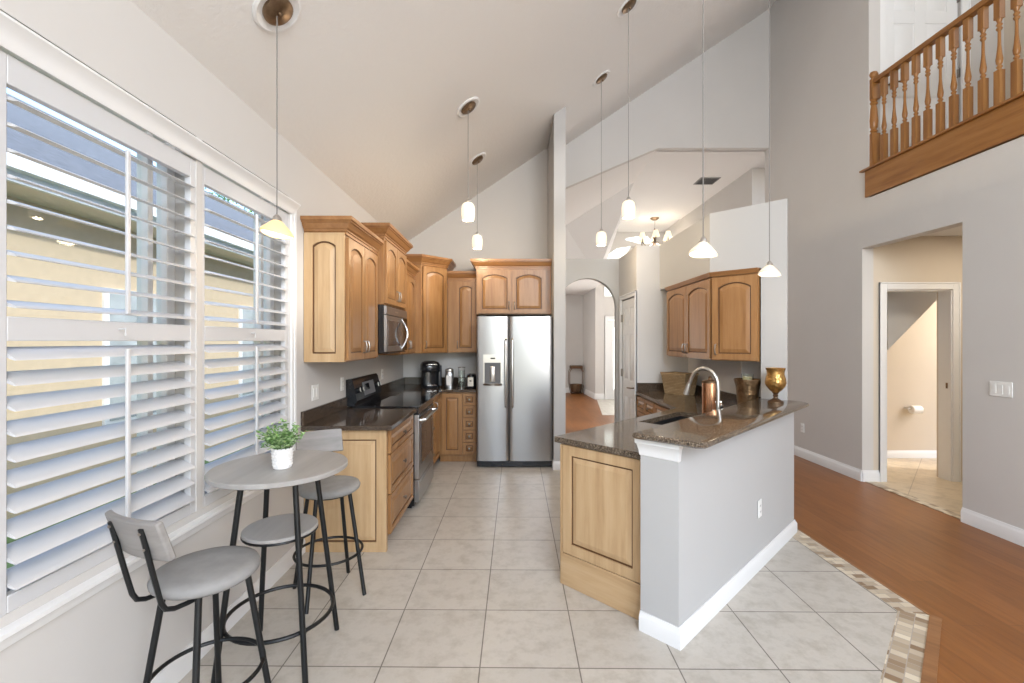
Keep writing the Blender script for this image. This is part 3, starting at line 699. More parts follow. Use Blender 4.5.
# ================================================================ COUNTERS
CT = .905
mb = MB(); mb.box(XL+.002, -.835, 3.185, 4.045, .872, CT, M['granite_dark']); mb.box(XL+.002, XL+.022, 3.185, 4.045, CT, CT+.10, M['granite_dark'])
tag(mb.build('countertop', smooth=0, bevel=.004), 'dark granite countertop with upstand between the window wall and range', 'countertop')
mb = MB(); mb.vprism([(XL+.002, 4.825), (-.835, 4.825), (-.835, 5.56), (-.426, 5.56), (-.426, YB-.002), (XL+.002, YB-.002)], .872, CT, M['granite_dark'])
mb.box(XL+.002, XL+.022, 4.825, YB-.002, CT, CT+.10, M['granite_dark']).box(XL+.022, -.426, YB-.022, YB-.002, CT, CT+.10, M['granite_dark'])
tag(mb.build('countertop', smooth=0, bevel=.004), 'dark granite corner countertop holding the coffee maker', 'countertop')
PT = .905
g1 = M['granite']
mb = MB()
S0, S1, T0, T1 = 3.04, 3.72, -1.71, -1.34
for r_ in (rectST(2.20, S0, -1.817, -1.203), rectST(S0, S1, -1.817, T0), rectST(S0, S1, T1, -1.203)): mb.vprism(r_, .87, PT, g1)
mb.vprism([(1.346, 3.916), (1.78, 3.481), (2.048, 3.747), (2.272, 3.973), (2.098, 4.147), (1.475, 4.045)], .87, PT, g1)
mb.vprism([(1.475, 4.045), (2.098, 4.147), (2.098, 5.388), (1.475, 5.388)], .87, PT, g1)
mb.box(2.078, 2.098, 4.15, 5.388, PT, PT+.10, M['granite_dark']).box(1.49, 2.078, 5.368, 5.388, PT, PT+.10, M['granite_dark'])
mb.vprism([(2.085, 4.135), (2.098, 4.147), (2.272, 3.973), (2.259, 3.96)], PT, PT+.10, M['granite_dark'])
tag(mb.build('countertop', smooth=0), 'brown granite peninsula countertop around the sink', 'countertop')
BT = 1.03
mb = MB()
pts = rectST(2.097, 4.093, -1.215, -.845)
pts = [ST(2.097, -1.215), ST(2.097, -.875), ST(2.125, -.845), ST(4.05, -.845), ST(4.12, -.90), ST(4.12, -1.0), ST(4.093, -1.015), ST(4.093, -1.215)]
r_ = []
cxs, cys = ST(3.1, -1.03)
for off, z in ((-.012, BT-.032), (0, BT-.022), (0, BT-.010), (-.006, BT-.002), (-.012, BT)):
    ring = []
    for (x, y) in pts:
        s_, t_ = (x+y)/S2, (x-y)/S2
        s_ += off*(1 if s_ > 3.1 else -1); t_ += off*(1 if t_ > -1.03 else -1)
        ring.append((*ST(s_, t_), z))
    r_.append(ring)
mb.loft(r_, g1)
tag(mb.build('bar_countertop'), 'raised brown granite bar top on the white half wall', 'countertop')
# sink
t = thing('kitchen_sink', 'dark undermount sink sunk in the granite peninsula', 'sink', (*ST(S0, T0), 0), 45)
# local x = +s, local y = -t  -> use -y range for +t
w_, d_ = S1-S0, T1-T0
mk = plain('dark_composite', (.010, .010, .011), .6)
MB().box(0, w_, -d_, 0, .66, .67, mk).box(0, .01, -d_, 0, .67, .869, mk).box(w_-.01, w_, -d_, 0, .67, .869, mk).box(0, w_, -.01, 0, .67, .869, mk).box(0, w_, -d_, -d_+.01, .67, .869, mk).box(w_*.55, w_*.57, -d_, 0, .67, .84, mk).build('basin', t)
for fx in (.3, .78): MB().lathe([(.04, .671), (.04, .676), (.03, .677), (.028, .673)], M['nickel'], (w_*fx, -d_/2, 0)).build('drain', t)
# faucet
fx, fy = 1.477, 3.247
t = thing('kitchen_faucet', 'tall brushed nickel gooseneck faucet behind the raised bar', 'faucet', (fx, fy, PT), 135)
# local x points to (-.707,.707), towards the sink
MB().lathe([(.03, 0), (.03, .006), (.024, .012), (.021, .05), (.016, .06)], M['nickel']).build('faucet_base', t)
arc = [(0, 0, .05), (0, 0, .25)]+[(.10-.10*math.cos(PI*k/12), 0, .27+.125*math.sin(PI*k/12)) for k in range(1, 11)]
arc += [(.215, 0, .255)]
MB().tube(arc, .0135, M['nickel'], 12).build('spout', t)
MB().tube([(.208, 0, .285), (.235, 0, .195)], .017, M['nickel'], 12, radii=[.015, .021]).build('spray_head', t)
MB().tube([(0, .02, .05), (0, .06, .075), (0, .09, .11)], .007, M['nickel']).build('lever', t)
# copper canister and dark bottles behind the faucet
t = thing('copper_canister', 'tall copper canister with dark lid behind the faucet', 'canister', (1.64, 3.75, PT))
MB().lathe([(.062, 0), (.062, .25)], M['copper'], seg=28).build('body', t); MB().lathe([(.064, .25), (.064, .265), (.02, .275), (.012, .29), (.014, .30), (.001, .305)], M['bronze'], seg=28).build('lid', t)
t = thing('soap_dispenser', 'small dark chrome soap dispenser beside the faucet', 'soap dispenser', (1.60, 3.46, PT))
MB().lathe([(.028, 0), (.03, .01), (.03, .07), (.012, .085), (.010, .10)], M['black_glass'], seg=20).build('bottle', t); MB().lathe([(.014, .10), (.014, .115), (.004, .12), (.004, .135)], M['chrome'], seg=14).tube([(0, 0, .133), (-.04, .01, .13)], .005, M['chrome']).build('pump', t)
# wicker basket
t = thing('wicker_basket', 'rectangular woven basket on the counter under the cabinets', 'basket', (1.885, 5.10, PT), -62)
rings = []
for a_, b_, z in ((.135, .075, 0), (.14, .08, .01), (.17, .10, .215), (.178, .107, .225), (.178, .107, .24), (.165, .092, .24), (.15, .08, .05)):
    rings.append([(x*a_, y*b_, z) for x, y in ((-1, -1), (-.3, -1.0), (.3, -1.0), (1, -1), (1, 1), (.3, 1.0), (-.3, 1.0), (-1, 1))])
MB().loft(rings, M['wicker']).build('basket_body', t)
# brown bucket vase with candle
t = thing('candle_vessel', 'squat mottled bronze bucket vessel beside the white column', 'vase', (2.00, 3.85, PT))
MB().lathe([(.07, 0), (.075, .01), (.088, .18), (.092, .215), (.106, .265), (.106, .275), (.098, .272), (.084, .21), (.07, .03), (.001, .03)], M['mercury'], seg=32).build('vessel', t)
t2 = thing('glass_candle', 'cream candle in a clear glass standing in the bronze bucket', 'candle', (2.00, 3.85, PT+.032))
MB().lathe([(.036, 0), (.036, .26)], M['candle'], seg=20).build('candle', t2)
MB().lathe([(.045, 0), (.048, .285), (.0455, .285), (.0425, .004)], M['tumbler'], seg=24, cap=False).build('glass', t2)
# goblet vase on the bar
t = thing('goblet_vase', 'hammered gold goblet vase on a dark foot standing on the bar', 'vase', (2.038, 3.506, BT))
MB().lathe([(.0, .07), (.02, .072), (.045, .095), (.068, .125), (.074, .15), (.068, .185), (.060, .215), (.062, .24), (.070, .262), (.066, .262), (.057, .238), (.056, .215), (.06, .185), (.066, .15), (.04, .10), (.0, .09)], M['gold'], seg=36, cap=False).build('bowl', t)
MB().lathe([(.055, 0), (.055, .006), (.035, .018), (.016, .03), (.014, .042), (.022, .05), (.014, .058), (.024, .075)], M['bronze'], seg=32).build('foot', t)

# ================================================================ APPLIANCES
# fridge : front at Y=5.37
t = thing('refrigerator', 'stainless side by side refrigerator with water dispenser', 'refrigerator', (-.412, 5.37, 0))
MB().box(.005, .90, .075, .84, .02, 1.765, plain('fridge_side_grey', (.12, .12, .125), .45)).build('case', t)
def fdoor(x0, x1, nm):
    mb = MB(); r_ = []; n = 14
    w2 = x1-x0
    pts = [(x0, .072)]+[(x0, .016), (x0+.004, .006), (x0+.014, 0)]
    for k in range(1, n): pts.append((x0+.014+(w2-.028)*k/n, -.010*math.sin(PI*k/n)))
    pts += [(x1-.014, 0), (x1-.004, .006), (x1, .016), (x1, .072)]
    mb.loft([[(x, y, z) for x, y in pts] for z in (.085, 1.79)], M['steel']); return mb.build(nm, t, smooth=50)
dl = fdoor(.003, .385, 'freezer_door'); dr = fdoor(.393, .905, 'fridge_door')
for x, par in ((.352, dl), (.428, dr)):
    MB().tube([(x, 0, .72), (x, -.045, .745), (x, -.05, .80), (x, -.052, 1.1), (x, -.05, 1.45), (x, -.045, 1.50), (x, 0, 1.525)], .013, M['nickel'], 10).build('handle', par)
MB().box(.075, .315, -.014, .0, 1.335-.0, 1.345, M['nickel']).build('dispenser_trim', dl) if False else None
dp = MB(); dp.box(.085, .305, -.018, -.004, 1.245, 1.34, M['nickel']).box(.085, .100, -.018, -.004, 1.0, 1.245, M['nickel']).box(.290, .305, -.018, -.004, 1.0, 1.245, M['nickel']).box(.10, .29, -.0115, -.0075, 1.0, 1.245, plain('dispenser_grey', (.10, .10, .105), .35)).box(.17, .225, -.0185, -.0178, 1.288, 1.303, M['black'])
dp = dp.build('dispenser', dl, label='grey dispenser recess')
MB().loft([[(.165, -.012, 1.02), (.225, -.012, 1.02), (.225, -.012, 1.20), (.165, -.012, 1.20)], [(.175, -.02, 1.04), (.215, -.02, 1.04), (.21, -.02, 1.18), (.18, -.02, 1.18)]], M['nickel']).build('dispenser_paddle', dp)
pr = [(.085+.22*k/10, -.012-.035*math.sin(PI*k/10)) for k in range(11)]
MB().loft([[(x, y, .975) for x, y in pr]+[(.305, -.004, .975), (.085, -.004, .975)], [(x, y-.004, 1.0) for x, y in pr]+[(.305, -.004, 1.0), (.085, -.004, 1.0)]], M['nickel']).build('drip_tray', dp)
MB().box(.01, .90, .03, .06, .012, .082, M['black']).build('base_grille', t, label='black base grille')
MB().box(.02, .10, .02, .12, 1.765, 1.80, M['black']).box(.81, .89, .02, .12, 1.765, 1.80, M['black']).build('hinge_cover', t)
MB().lathe([(.014, 0), (.014, .003)], M['chrome'], (0, 0, 0), seg=20).build('round_badge', dr).matrix_local = Matrix.Translation((.84, .0, 1.70)) @ Matrix.Rotation(PI/2, 4, 'X')

# range : local frame front -y => +X ; origin near front corner
RW = .762
t = thing('kitchen_range', 'black and stainless freestanding electric range', 'range', (-.832, 4.053, 0), 90)
dep = -XL-.832-.004
MB().box(0, RW, .03, dep, .03, .905, M['black']).box(.03, RW-.03, .06, dep, 0, .03, M['black']).build('range_body', t)
MB().box(-.002, RW+.002, -.02, dep-.06, .905, .918, M['black_glass']).build('glass_cooktop', t, bevel=.004, label='black glass cooktop')
bgp = [(dep-.085, .918), (dep, .918), (dep, 1.155), (dep-.045, 1.16), (dep-.062, 1.14), (dep-.10, .965), (dep-.09, .95)]
bk = MB().loft([[(x, y, z) for y, z in bgp] for x in (0, RW)], M['black']).build('backguard', t, smooth=30)
dirv = Vector((0, dep-.062-(dep-.10), 1.14-.965)).normalized()
Tm = Matrix.Translation((0, dep-.081-.001, 1.0525)) @ Matrix.Rotation(math.atan2(-dirv.y, dirv.z), 4, 'X')
MB(Tm).box(.23, .56, -.004, .002, -.065, .06, plain('control_panel_grey', (.16, .16, .17), .3)).box(.27, .40, -.006, -.003, -.02, .04, M['black_glass']).build('control_panel', bk)
for x in (.07, .16, .62, .70):
    MB(Tm @ Matrix.Translation((x, -.002, 0)) @ Matrix.Rotation(PI/2, 4, 'X')).lathe([(.026, 0), (.024, .02), (.02, .024)], M['black'], seg=18).box(-.004, .004, -.02, .02, .022, .03, M['nickel']).build('knob', bk)
od = MB().box(.005, RW-.005, -.012, .03, .265, .84, M['steel']).box(.005, RW-.005, -.016, -.011, .80, .84, M['black']).box(.10, RW-.10, -.0155, -.011, .38, .74, M['oven_glass']).build('oven_door', t, bevel=.003)
MB().tube([(.06, -.012, .785), (.06, -.055, .79), (RW-.06, -.055, .79), (RW-.06, -.012, .785)], .013, M['nickel'], 10).build('handle', od)
MB().box(0, RW, -.008, .03, .845, .905, M['black']).build('front_rail', t)
MB().box(.005, RW-.005, -.012, .03, .06, .258, M['steel']).box(.08, RW-.08, -.018, -.011, .22, .235, M['steel']).build('storage_drawer', t, bevel=.003)
# microwave
t = thing('microwave', 'stainless over the range microwave with curved handle', 'microwave', (-1.098, 3.995, 1.395), 90)
MW = .79
MB().box(0, MW, .02, .372, 0, .424, M['black']).build('case', t)
md = MB().box(0, MW*.74, -.004, .018, .01, .335, M['steel']).box(.06, MW*.64, -.0055, -.003, .06, .29, M['oven_glass']).build('door', t, bevel=.003)
MB().box(MW*.745, MW, -.004, .018, .01, .335, M['black_glass']).box(MW*.79, MW*.96, -.0055, -.0035, .26, .30, plain('display', (.03, .06, .07), .1)).build('control_panel', t)
MB().box(0, MW, -.004, .018, .342, .415, M['steel']).box(.30, .42, -.0048, -.0035, .37, .385, M['nickel']).build('vent_panel', t, bevel=.002)
hx = MW*.70
MB().tube([(hx, -.004, .03)]+[(hx, -.004-.06*math.sin(PI*k/10), .03+.29*k/10) for k in range(1, 10)]+[(hx, -.004, .32)], .010, M['chrome'], 8).build('handle', md)
MB().box(.05, MW-.05, .0, .3, -.008, .0, M['black']).build('underside_grille', t)
# ---- counter top appliances
t = thing('coffee_maker', 'black single serve coffee maker on the corner counter', 'coffee maker', (-1.04, 5.86, CT), 20)
def rr(a_, b_, z, n=20, ph=0, e=.6): 
    return [(a_*math.copysign(abs(math.cos(2*PI*k/n))**e, math.cos(2*PI*k/n)), b_*math.copysign(abs(math.sin(2*PI*k/n))**e, math.sin(2*PI*k/n)), z) for k in range(n)]
MB().loft([rr(.11, .13, 0), rr(.115, .135, .01), rr(.115, .135, .035)], M['black']).loft([[(x, y+.05, z) for x, y, z in rr(.11, .08, zz)] for zz in (.035, .20)], M['black']).build('base', t)
MB().loft([rr(.113, .13, .20), rr(.123, .14, .22), rr(.12, .14, .29), rr(.10, .12, .325), rr(.06, .08, .34)], M['black']).build('brew_head', t)
MB().tube([(-.085, -.10, .275), (-.05, -.145, .30), (.05, -.145, .30), (.085, -.10, .275)], .009, M['chrome']).build('lid_handle', t)
MB().box(-.06, .06, -.13, -.04, .035, .042, M['chrome']).build('drip_tray', t)
MB().loft([[(.122+x*.25, y*.9+.03, z) for x, y, z in rr(.11, .08, zz)] for zz in (.02, .28)], plain('smoke_tank', (.05, .055, .065), .08)).build('water_tank', t)
t = thing('steel_canister', 'brushed steel flip top canister next to the coffee maker', 'canister', (-.785, 5.80, CT))
MB().loft([rr(.052, .055, 0), rr(.054, .056, .01), rr(.052, .055, .19), rr(.045, .05, .205)], M['steel']).build('body', t)
MB().loft([rr(.05, .05, .205), rr(.052, .052, .21), rr(.05, .05, .235), rr(.03, .03, .245)], M['nickel']).build('lid', t)
MB().box(-.03, .03, -.06, -.05, .04, .16, M['pot']).build('window_strip', t)
t = thing('pod_rack', 'clear glass jar in a chrome rack between canister and toaster', 'jar', (-.63, 5.80, CT))
MB().lathe([(.042, 0.005), (.044, .01), (.044, .22), (.0415, .22), (.0415, .012)], M['tumbler'], seg=20, cap=False).build('jar', t)
rk = MB()
for k in range(4):
    a_ = PI/4+k*PI/2; rk.tube([(.05*math.cos(a_), .05*math.sin(a_), 0), (.05*math.cos(a_), .05*math.sin(a_), .26)], .003, M['chrome'], 6)
for z in (.004, .13, .26): rk.tube([(.05*math.cos(2*PI*k/20), .05*math.sin(2*PI*k/20), z) for k in range(20)], .003, M['chrome'], 6, closed=True)
rk.build('rack', t)
t = thing('toaster', 'small black and chrome toaster against the refrigerator', 'toaster', (-.505, 5.80, CT), 90)
MB().loft([rr(.11, .058, .0, 24), rr(.115, .062, .015, 24), rr(.115, .062, .14, 24), rr(.10, .05, .175, 24)], M['black']).build('shell', t)
MB().box(-.122, -.112, -.035, .035, .03, .14, M['chrome']).build('end_plate', t)
MB().box(-.14, -.122, -.012, .012, .09, .105, M['black']).build('lever', t)
MB().box(-.08, .08, -.025, -.012, .1745, .1765, M['dark_slot']).box(-.08, .08, .012, .025, .1745, .1765, M['dark_slot']).build('slot', t)

# ================================================================ PENDANTS
def arc_xy(r, n=24): return [(r*math.cos(2*PI*k/n), r*math.sin(2*PI*k/n)) for k in range(n)]
def pendant(label, x, y, zs, kind, glass, group, canopy=True, energy=9):
    t = thing('pendant_light', label, 'pendant light', (x, y, zs), 0, group)
    ztop = zc(x)-zs
    Tc = Matrix.Translation((0, 0, ztop)) @ Matrix.Rotation(-math.atan(SL), 4, 'Y')
    MB(Tc).lathe([(.118, 0), (.118, -.006), (.105, -.012), (.085, -.004), (.078, -.002)], T_, seg=36).build('trim_ring', t, label='white round trim ring')
    MB(Tc).lathe([(.072, 0), (.072, -.015), (.060, -.024), (.012, -.026), (.010, -.04), (.001, -.042)], M['brass_brown'], seg=32).build('canopy', t, label='brown metal canopy')
    zt = .078 if kind == 'saucer' else .095
    MB().tube([(0, 0, zt), (0, 0, ztop-.03)], .0028, M['cord'], 6).build('cord', t)
    MB().lathe([(.004, zt+.012), (.018, zt-.002), (.022, zt-.016), (.016, zt-.03)], M['nickel'], seg=16).build('socket_cap', t)
    if kind == 'saucer':
        wob = lambda a, r: (.017*math.cos(a-PI*.1)*(-1)+.006*math.sin(2*a))*(r/.085)**2
        prof = [(r_*.86, z_) for r_, z_ in ((.018, .062), (.030, .054), (.052, .034), (.074, .014), (.083, .002), (.084, -.006), (.080, -.008), (.060, .004), (.030, .032), (.012, .045))]
        MB().lathe(prof, glass, seg=40, wob=wob).build('shade', t, smooth=60)
    else:
        prof = [(.020, .072), (.040, .064), (.053, .048), (.060, .01), (.060, -.03), (.056, -.068), (.050, -.085), (.044, -.085), (.05, -.06), (.054, -.02), (.052, .01), (.03, .055)]
        MB().lathe(prof, glass, seg=32).build('shade', t, smooth=60)
    lp = lamp('pendant_bulb', 'POINT', (x, y, zs-(.02 if kind == 'saucer' else .12)), energy, (1, .82, .58), radius=.04)
    return t
G1, G2 = 'glass cylinder pendants', 'ruffled saucer pendants'
pendant('amber glass saucer pendant hanging in front of the shuttered window', -1.107, 2.153, 2.01, 'saucer', M['amber_glass'], G2, energy=1.5)
pendant('white glass cylinder pendant, nearer of two on the left above the kitchen', -.377, 4.0, 2.645, 'cyl', M['lit_glass'], G1)
pendant('small white cylinder pendant hanging in front of the fridge wall', -.382, 5.15, 2.63, 'cyl', M['lit_glass'], G1)
pendant('white glass cylinder pendant hanging closest to the white partition column', 1.03, 5.19, 2.675, 'cyl', M['lit_glass'], G1)
pendant('white cylinder pendant hanging beside the foyer chandelier', 1.055, 4.087, 2.69, 'cyl', M['lit_glass'], G1)
pendant('larger ruffled white glass pendant over the near half of the bar', 1.03, 2.44, 1.97, 'saucer', M['cream_glass'], G2, energy=1.5)
pendant('ruffled white glass pendant over the far end of the bar beside the column', 1.84, 3.24, 1.98, 'saucer', M['cream_glass'], G2, energy=1.5)
# chandelier
cx, cy = 3.27, 10.36
t = thing('chandelier', 'brushed nickel foyer chandelier with small white shades', 'chandelier', (cx, cy, 3.76))
MB().lathe([(.10, ZF-3.76), (.10, ZF-3.775), (.05, ZF-3.81), (.01, ZF-3.82)], M['brass_brown'], seg=24).build('canopy', t)
MB().tube([(0, 0, .1), (0, 0, ZF-3.78)], .010, M['nickel'], 8).build('chain', t)
MB().lathe([(.001, -.08), (.03, -.06), (.045, -.02), (.02, .03), (.035, .10), (.02, .2), (.012, .3)], M['bronze'], seg=20).build('column', t)
for k in range(6):
    a = 2*PI*k/6+.3; u = Vector((math.cos(a), math.sin(a), 0))
    p = [u*0.03+Vector((0, 0, .0)), u*.14+Vector((0, 0, -.09)), u*.22+Vector((0, 0, -.12)), u*.31+Vector((0, 0, -.04)), u*.32+Vector((0, 0, .04))]
    ar = MB().tube(p, .014, M['pewter'], 8).build('arm', t)
    q = u*.32
    MB().lathe([(.085, .05), (.07, .10), (.045, .19), (.042, .19), (.066, .10), (.08, .05)], M['lit_glass'], tuple(q), seg=18, cap=False).build('shade', ar)
    MB().lathe([(.012, .04), (.012, .12)], M['candle'], tuple(q), seg=10).build('candle_tube', ar)
lamp('chandelier_bulb', 'POINT', (cx, cy, 3.55), 30, (1, .86, .68), radius=.25)
# ceiling vents
t = thing('ceiling_vent', 'grey ceiling air vent near the top of the right wall', 'vent', (3.42, 7.95, ZF), 0, 'air vents')
MB().box(-.17, .17, -.17, .17, -.012, 0, M['vent']).build('frame', t)
for k in range(6): MB().box(-.15, .15, -.14+.05*k, -.125+.05*k, -.02, -.012, M['dark_slot']).build('slat', t)
t = thing('ceiling_vent', 'small dark air vent above the arched opening', 'vent', (1.31, 9.18, 3.10), 0, 'air vents')
MB().box(-.11, .11, -.03, .0, .0, .07, M['vent']).build('frame', t)
for k in range(3): MB().box(-.10, .10, -.035, -.03, .012+.02*k, .022+.02*k, M['dark_slot']).build('slat', t)

# ================================================================ RAILING
t = thing('balcony_railing', 'golden oak balcony railing with turned balusters upstairs', 'railing', (XR+.05, 4.775, 3.305))
def turned(h, w_, y, sq0, sq1, m, ztop):
    mb = MB(); a = w_/2
    mb.box(-a, a, y-a, y+a, 0, sq0, m)
    prof = [(a*.95, sq0), (a*.55, sq0+.012), (a*.9, sq0+.028), (a*.5, sq0+.042), (a*.85, sq0+.055), (a*1.0, sq0+.085), (a*.75, sq0+.13), (a*.5, sq0+.20)]
    m1 = sq1-.04
    prof += [(a*.42, (sq0+.2+m1)/2+.05), (a*.62, m1-.05), (a*.9, m1-.035), (a*.55, m1-.02), (a*.9, m1-.005), (a*.55, m1+.012), (a*.95, sq1)]
    mb.lathe(prof, m, (0, y, 0), seg=14)
    mb.box(-a, a, y-a, y+a, sq1, ztop, m)
    return mb
first = turned(0, .045, 0, .30, .70, M['oak'], .875).build('baluster', t, smooth=40); first.location = (0, -.14, 0)
for k in range(1, 31):
    c = first.copy(); C.objects.link(c); c.parent = t; c.location = (0, -.14-.1215*k, 0)
MB().loft([[(x, y, z) for x, z in ((-.032, .878), (.032, .878), (.036, .90), (.030, .925), (.012, .938), (-.012, .938), (-.030, .925), (-.036, .90))] for y in (-.03, -4.4)], M['oak_y']).build('handrail', t)
nw = MB(); nw.box(-.043, .043, -.043, .043, 0, .36, M['oak']).lathe([(.043, .36), (.030, .375), (.042, .39), (.028, .41), (.04, .43), (.044, .50), (.036, .62), (.028, .66), (.042, .68), (.03, .70), (.043, .72)], M['oak'], seg=18).box(-.043, .043, -.043, .043, .72, .93, M['oak']).lathe([(.040, .93), (.028, .945), (.044, .965), (.046, .985), (.034, 1.01), (.001, 1.02)], M['oak'], seg=18)
nw.build('newel_post', t, smooth=40)

# ================================================================ TABLE + STOOLS
BM_ = M['black_metal']
t = thing('bistro_table', 'round grey two tier pub table on black tube legs by the window', 'table', (-1.095, 2.165, 0), 2)
MB().lathe([(.294, .886), (.30, .890), (.30, .906), (.296, .910)], M['grey_top'], seg=64).build('table_top', t)
MB().lathe([(.160, .603), (.164, .606), (.164, .616), (.160, .620)], M['grey_top'], seg=48).build('lower_shelf', t)
for a in (45, 135, 225, 315):
    u = Vector((math.cos(R(a)), math.sin(R(a)), 0))
    MB().tube([u*.277, u*.277+Vector((0, 0, .004)), u*.165+Vector((0, 0, .886))], .0125, BM_, 12).build('leg', t)
MB().tube([(.232*math.cos(2*PI*k/48), .232*math.sin(2*PI*k/48), .215) for k in range(48)], .009, BM_, 8, closed=True).build('foot_ring', t)
MB().tube([(.16*math.cos(2*PI*k/32), .16*math.sin(2*PI*k/32), .598) for k in range(32)], .006, BM_, 8, closed=True).build('shelf_ring', t)
# stool : faces local +y, back at -y
def stool(loc, rz, label, bk=1):
    t = thing('bar_stool', label, 'bar stool', loc, rz, 'bar stools at the pub table')
    MB().lathe([(.13, .600), (.160, .604), (.176, .617), (.179, .631), (.172, .645), (.14, .653), (.06, .656), (.001, .656)], M['grey_suede'], seg=48).build('seat', t, smooth=60)
    MB().tube([(.125*math.cos(2*PI*k/32), .125*math.sin(2*PI*k/32), .595) for k in range(32)], .008, BM_, 8, closed=True).build('seat_frame', t)
    for a in (45, 135, 225, 315):
        u = Vector((math.cos(R(a)), math.sin(R(a)), 0))
        MB().tube([u*.228, u*.226+Vector((0, 0, .004)), u*.132+Vector((0, 0, .601))], .0115, BM_, 12).build('leg', t)
    MB().tube([(.19*math.cos(2*PI*k/48), .19*math.sin(2*PI*k/48), .245) for k in range(48)], .008, BM_, 8, closed=True).build('foot_ring', t)
    for sx_ in (-1, 1):
        x = .078*sx_
        MB().tube([(x, .05, .586), (x, -.12, .586), (x, -.165, .590), (x, -.193, .603), (x, -.207, .630), (x*1.02, -.228, .72), (x*1.04, -.268, .90)], .0085, BM_, 10).build('back_post', t)
        for z in (.83, .885):
            MB(Matrix.Translation((x*1.03, -.245-(z-.80)*.25, z)) @ Matrix.Rotation(PI/2, 4, 'X')).lathe([(.006, 0), (.006, .008), (.003, .010)], M['pewter'], seg=10).build('bolt', t)
    n = 12; r1 = []
    for th0 in (0, 1):
        pass
    mb = MB(); ringsA = []
    for k in range(n+1):
        x = -.14+.28*k/n; c = .022*(x/.14)**2
        y0 = -.232+c; 
        ringsA.append([(x, y0-.004, .78), (x, y0-.048, .918), (x, y0-.026, .925), (x, y0+.018, .787)])
    mb.loft(ringsA, M['grey_wood']); mb.build('backrest', t, smooth=30, bevel=.006)
    return t
st = stool((-1.155, 1.73, 0), -22, 'grey seated bar stool with low backrest, nearest the camera')
dup(st, (-1.09, 2.726, 0), 180+36, 'grey bar stool behind the pub table, beside the drawer base')
# plant
t = thing('potted_plant', 'small leafy green plant in a ribbed white pot on the pub table', 'plant', (-1.065, 2.12, .910))
MB().lathe([(.036, 0), (.040, .004), (.046, .088), (.047, .092), (.042, .092), (.038, .07), (.001, .07)], M['pot'], seg=48, wob=None).build('pot', t)
rb = MB()
for j in range(6):
    for k in range(16):
        a = 2*PI*(k+.5*(j % 2))/16; r_ = .041+.005*j/6; z = .012+.0145*j
        rb.poly([(r_*math.cos(a-.13), r_*math.sin(a-.13), z), (r_*math.cos(a+.13), r_*math.sin(a+.13), z), ((r_+.0)*math.cos(a+.13), (r_)*math.sin(a+.13), z+.011), (r_*math.cos(a-.13), r_*math.sin(a-.13), z+.011), ((r_+.004)*math.cos(a), (r_+.004)*math.sin(a), z+.0055)], [(0, 1, 4), (1, 2, 4), (2, 3, 4), (3, 0, 4)], M['pot'])
rb.build('pot_ribs', t)
MB().lathe([(.038, .071), (.001, .073)], M['soil'], seg=20).build('soil', t)
fo = MB(); rnd = random.Random(3)
for i in range(54):
    a = rnd.uniform(0, 2*PI); sp_ = rnd.uniform(.01, .105); hh = rnd.uniform(.03, .145)*(1-.25*sp_/.085)
    p0 = Vector((.015*math.cos(a), .015*math.sin(a), .07)); p2 = Vector((sp_*math.cos(a), sp_*math.sin(a), .08+hh)); p1 = (p0+p2)/2+Vector((0, 0, .02))
    fo.tube([p0, p1, p2], .0011, M['leaf'], 4)
    for j in range(9):
        f = rnd.uniform(.35, 1.05); c = p0.lerp(p2, f)+Vector((0, 0, .01))
        b = rnd.uniform(0, 2*PI); el = rnd.uniform(-.3, .9); d_ = Vector((math.cos(b)*math.cos(el), math.sin(b)*math.cos(el), math.sin(el)))
        sd = d_.cross(Vector((0, 0, 1))).normalized(); l_ = rnd.uniform(.016, .027); wd = l_*.34
        up = sd.cross(d_)*.003
        fo.poly([tuple(c), tuple(c+d_*l_*.5+sd*wd+up), tuple(c+d_*l_), tuple(c+d_*l_*.5-sd*wd+up), tuple(c+d_*l_*.5-up)], [(0, 1, 4), (1, 2, 4), (2, 3, 4), (3, 0, 4)], M['leaf'] if rnd.random() < .55 else M['leaf2'])
fo.build('foliage', t, smooth=0)

# ================================================================ PLATES, SWITCHES
def plate(name, label, loc, rz, gang, kind):
    t = thing(name, label, 'switch' if kind == 'switch' else 'outlet', loc, rz, 'wall switch plates' if kind == 'switch' else 'wall outlets')
    w_ = .07+.046*(gang-1)
    MB().box(-w_/2, w_/2, -.006, 0, -.0575, .0575, M['plate']).build('cover_plate', t, bevel=.002)
    for g_ in range(gang):
        x = (g_-(gang-1)/2)*.046
        if kind == 'switch': MB().box(x-.016, x+.016, -.009, -.005, -.033, .033, M['plate']).build('rocker', t, bevel=.001)
        else:
            for z in (-.02, .02): MB().box(x-.016, x+.016, -.008, -.005, z-.014, z+.014, M['plate']).box(x-.008, x-.005, -.0085, -.0078, z-.005, z+.006, M['dark_slot']).box(x+.005, x+.008, -.0085, -.0078, z-.005, z+.006, M['dark_slot']).build('socket', t)
plate('light_switch', 'white triple light switch plate on the right wall', (XR-.001, 3.48, 1.132), -90, 3, 'switch')
plate('wall_outlet', 'outlet with a small plug low on the far right wall', (XR-.001, 5.85, .385), -90, 1, 'outlet')
plate('wall_outlet', 'white outlet on the side of the half wall under the bar', (*ST(3.30, -.970), .39), 46.2, 1, 'outlet')
plate('light_switch', 'white switch plate over the counter nearest the window', (XL+.001, 3.42, 1.115), 90, 2, 'switch')
plate('wall_outlet', 'white outlet left of the range backguard', (XL+.001, 3.97, 1.125), 90, 1, 'outlet')
plate('wall_outlet', 'white outlet just beyond the range backguard', (XL+.001, 5.2, 1.12), 90, 1, 'outlet')
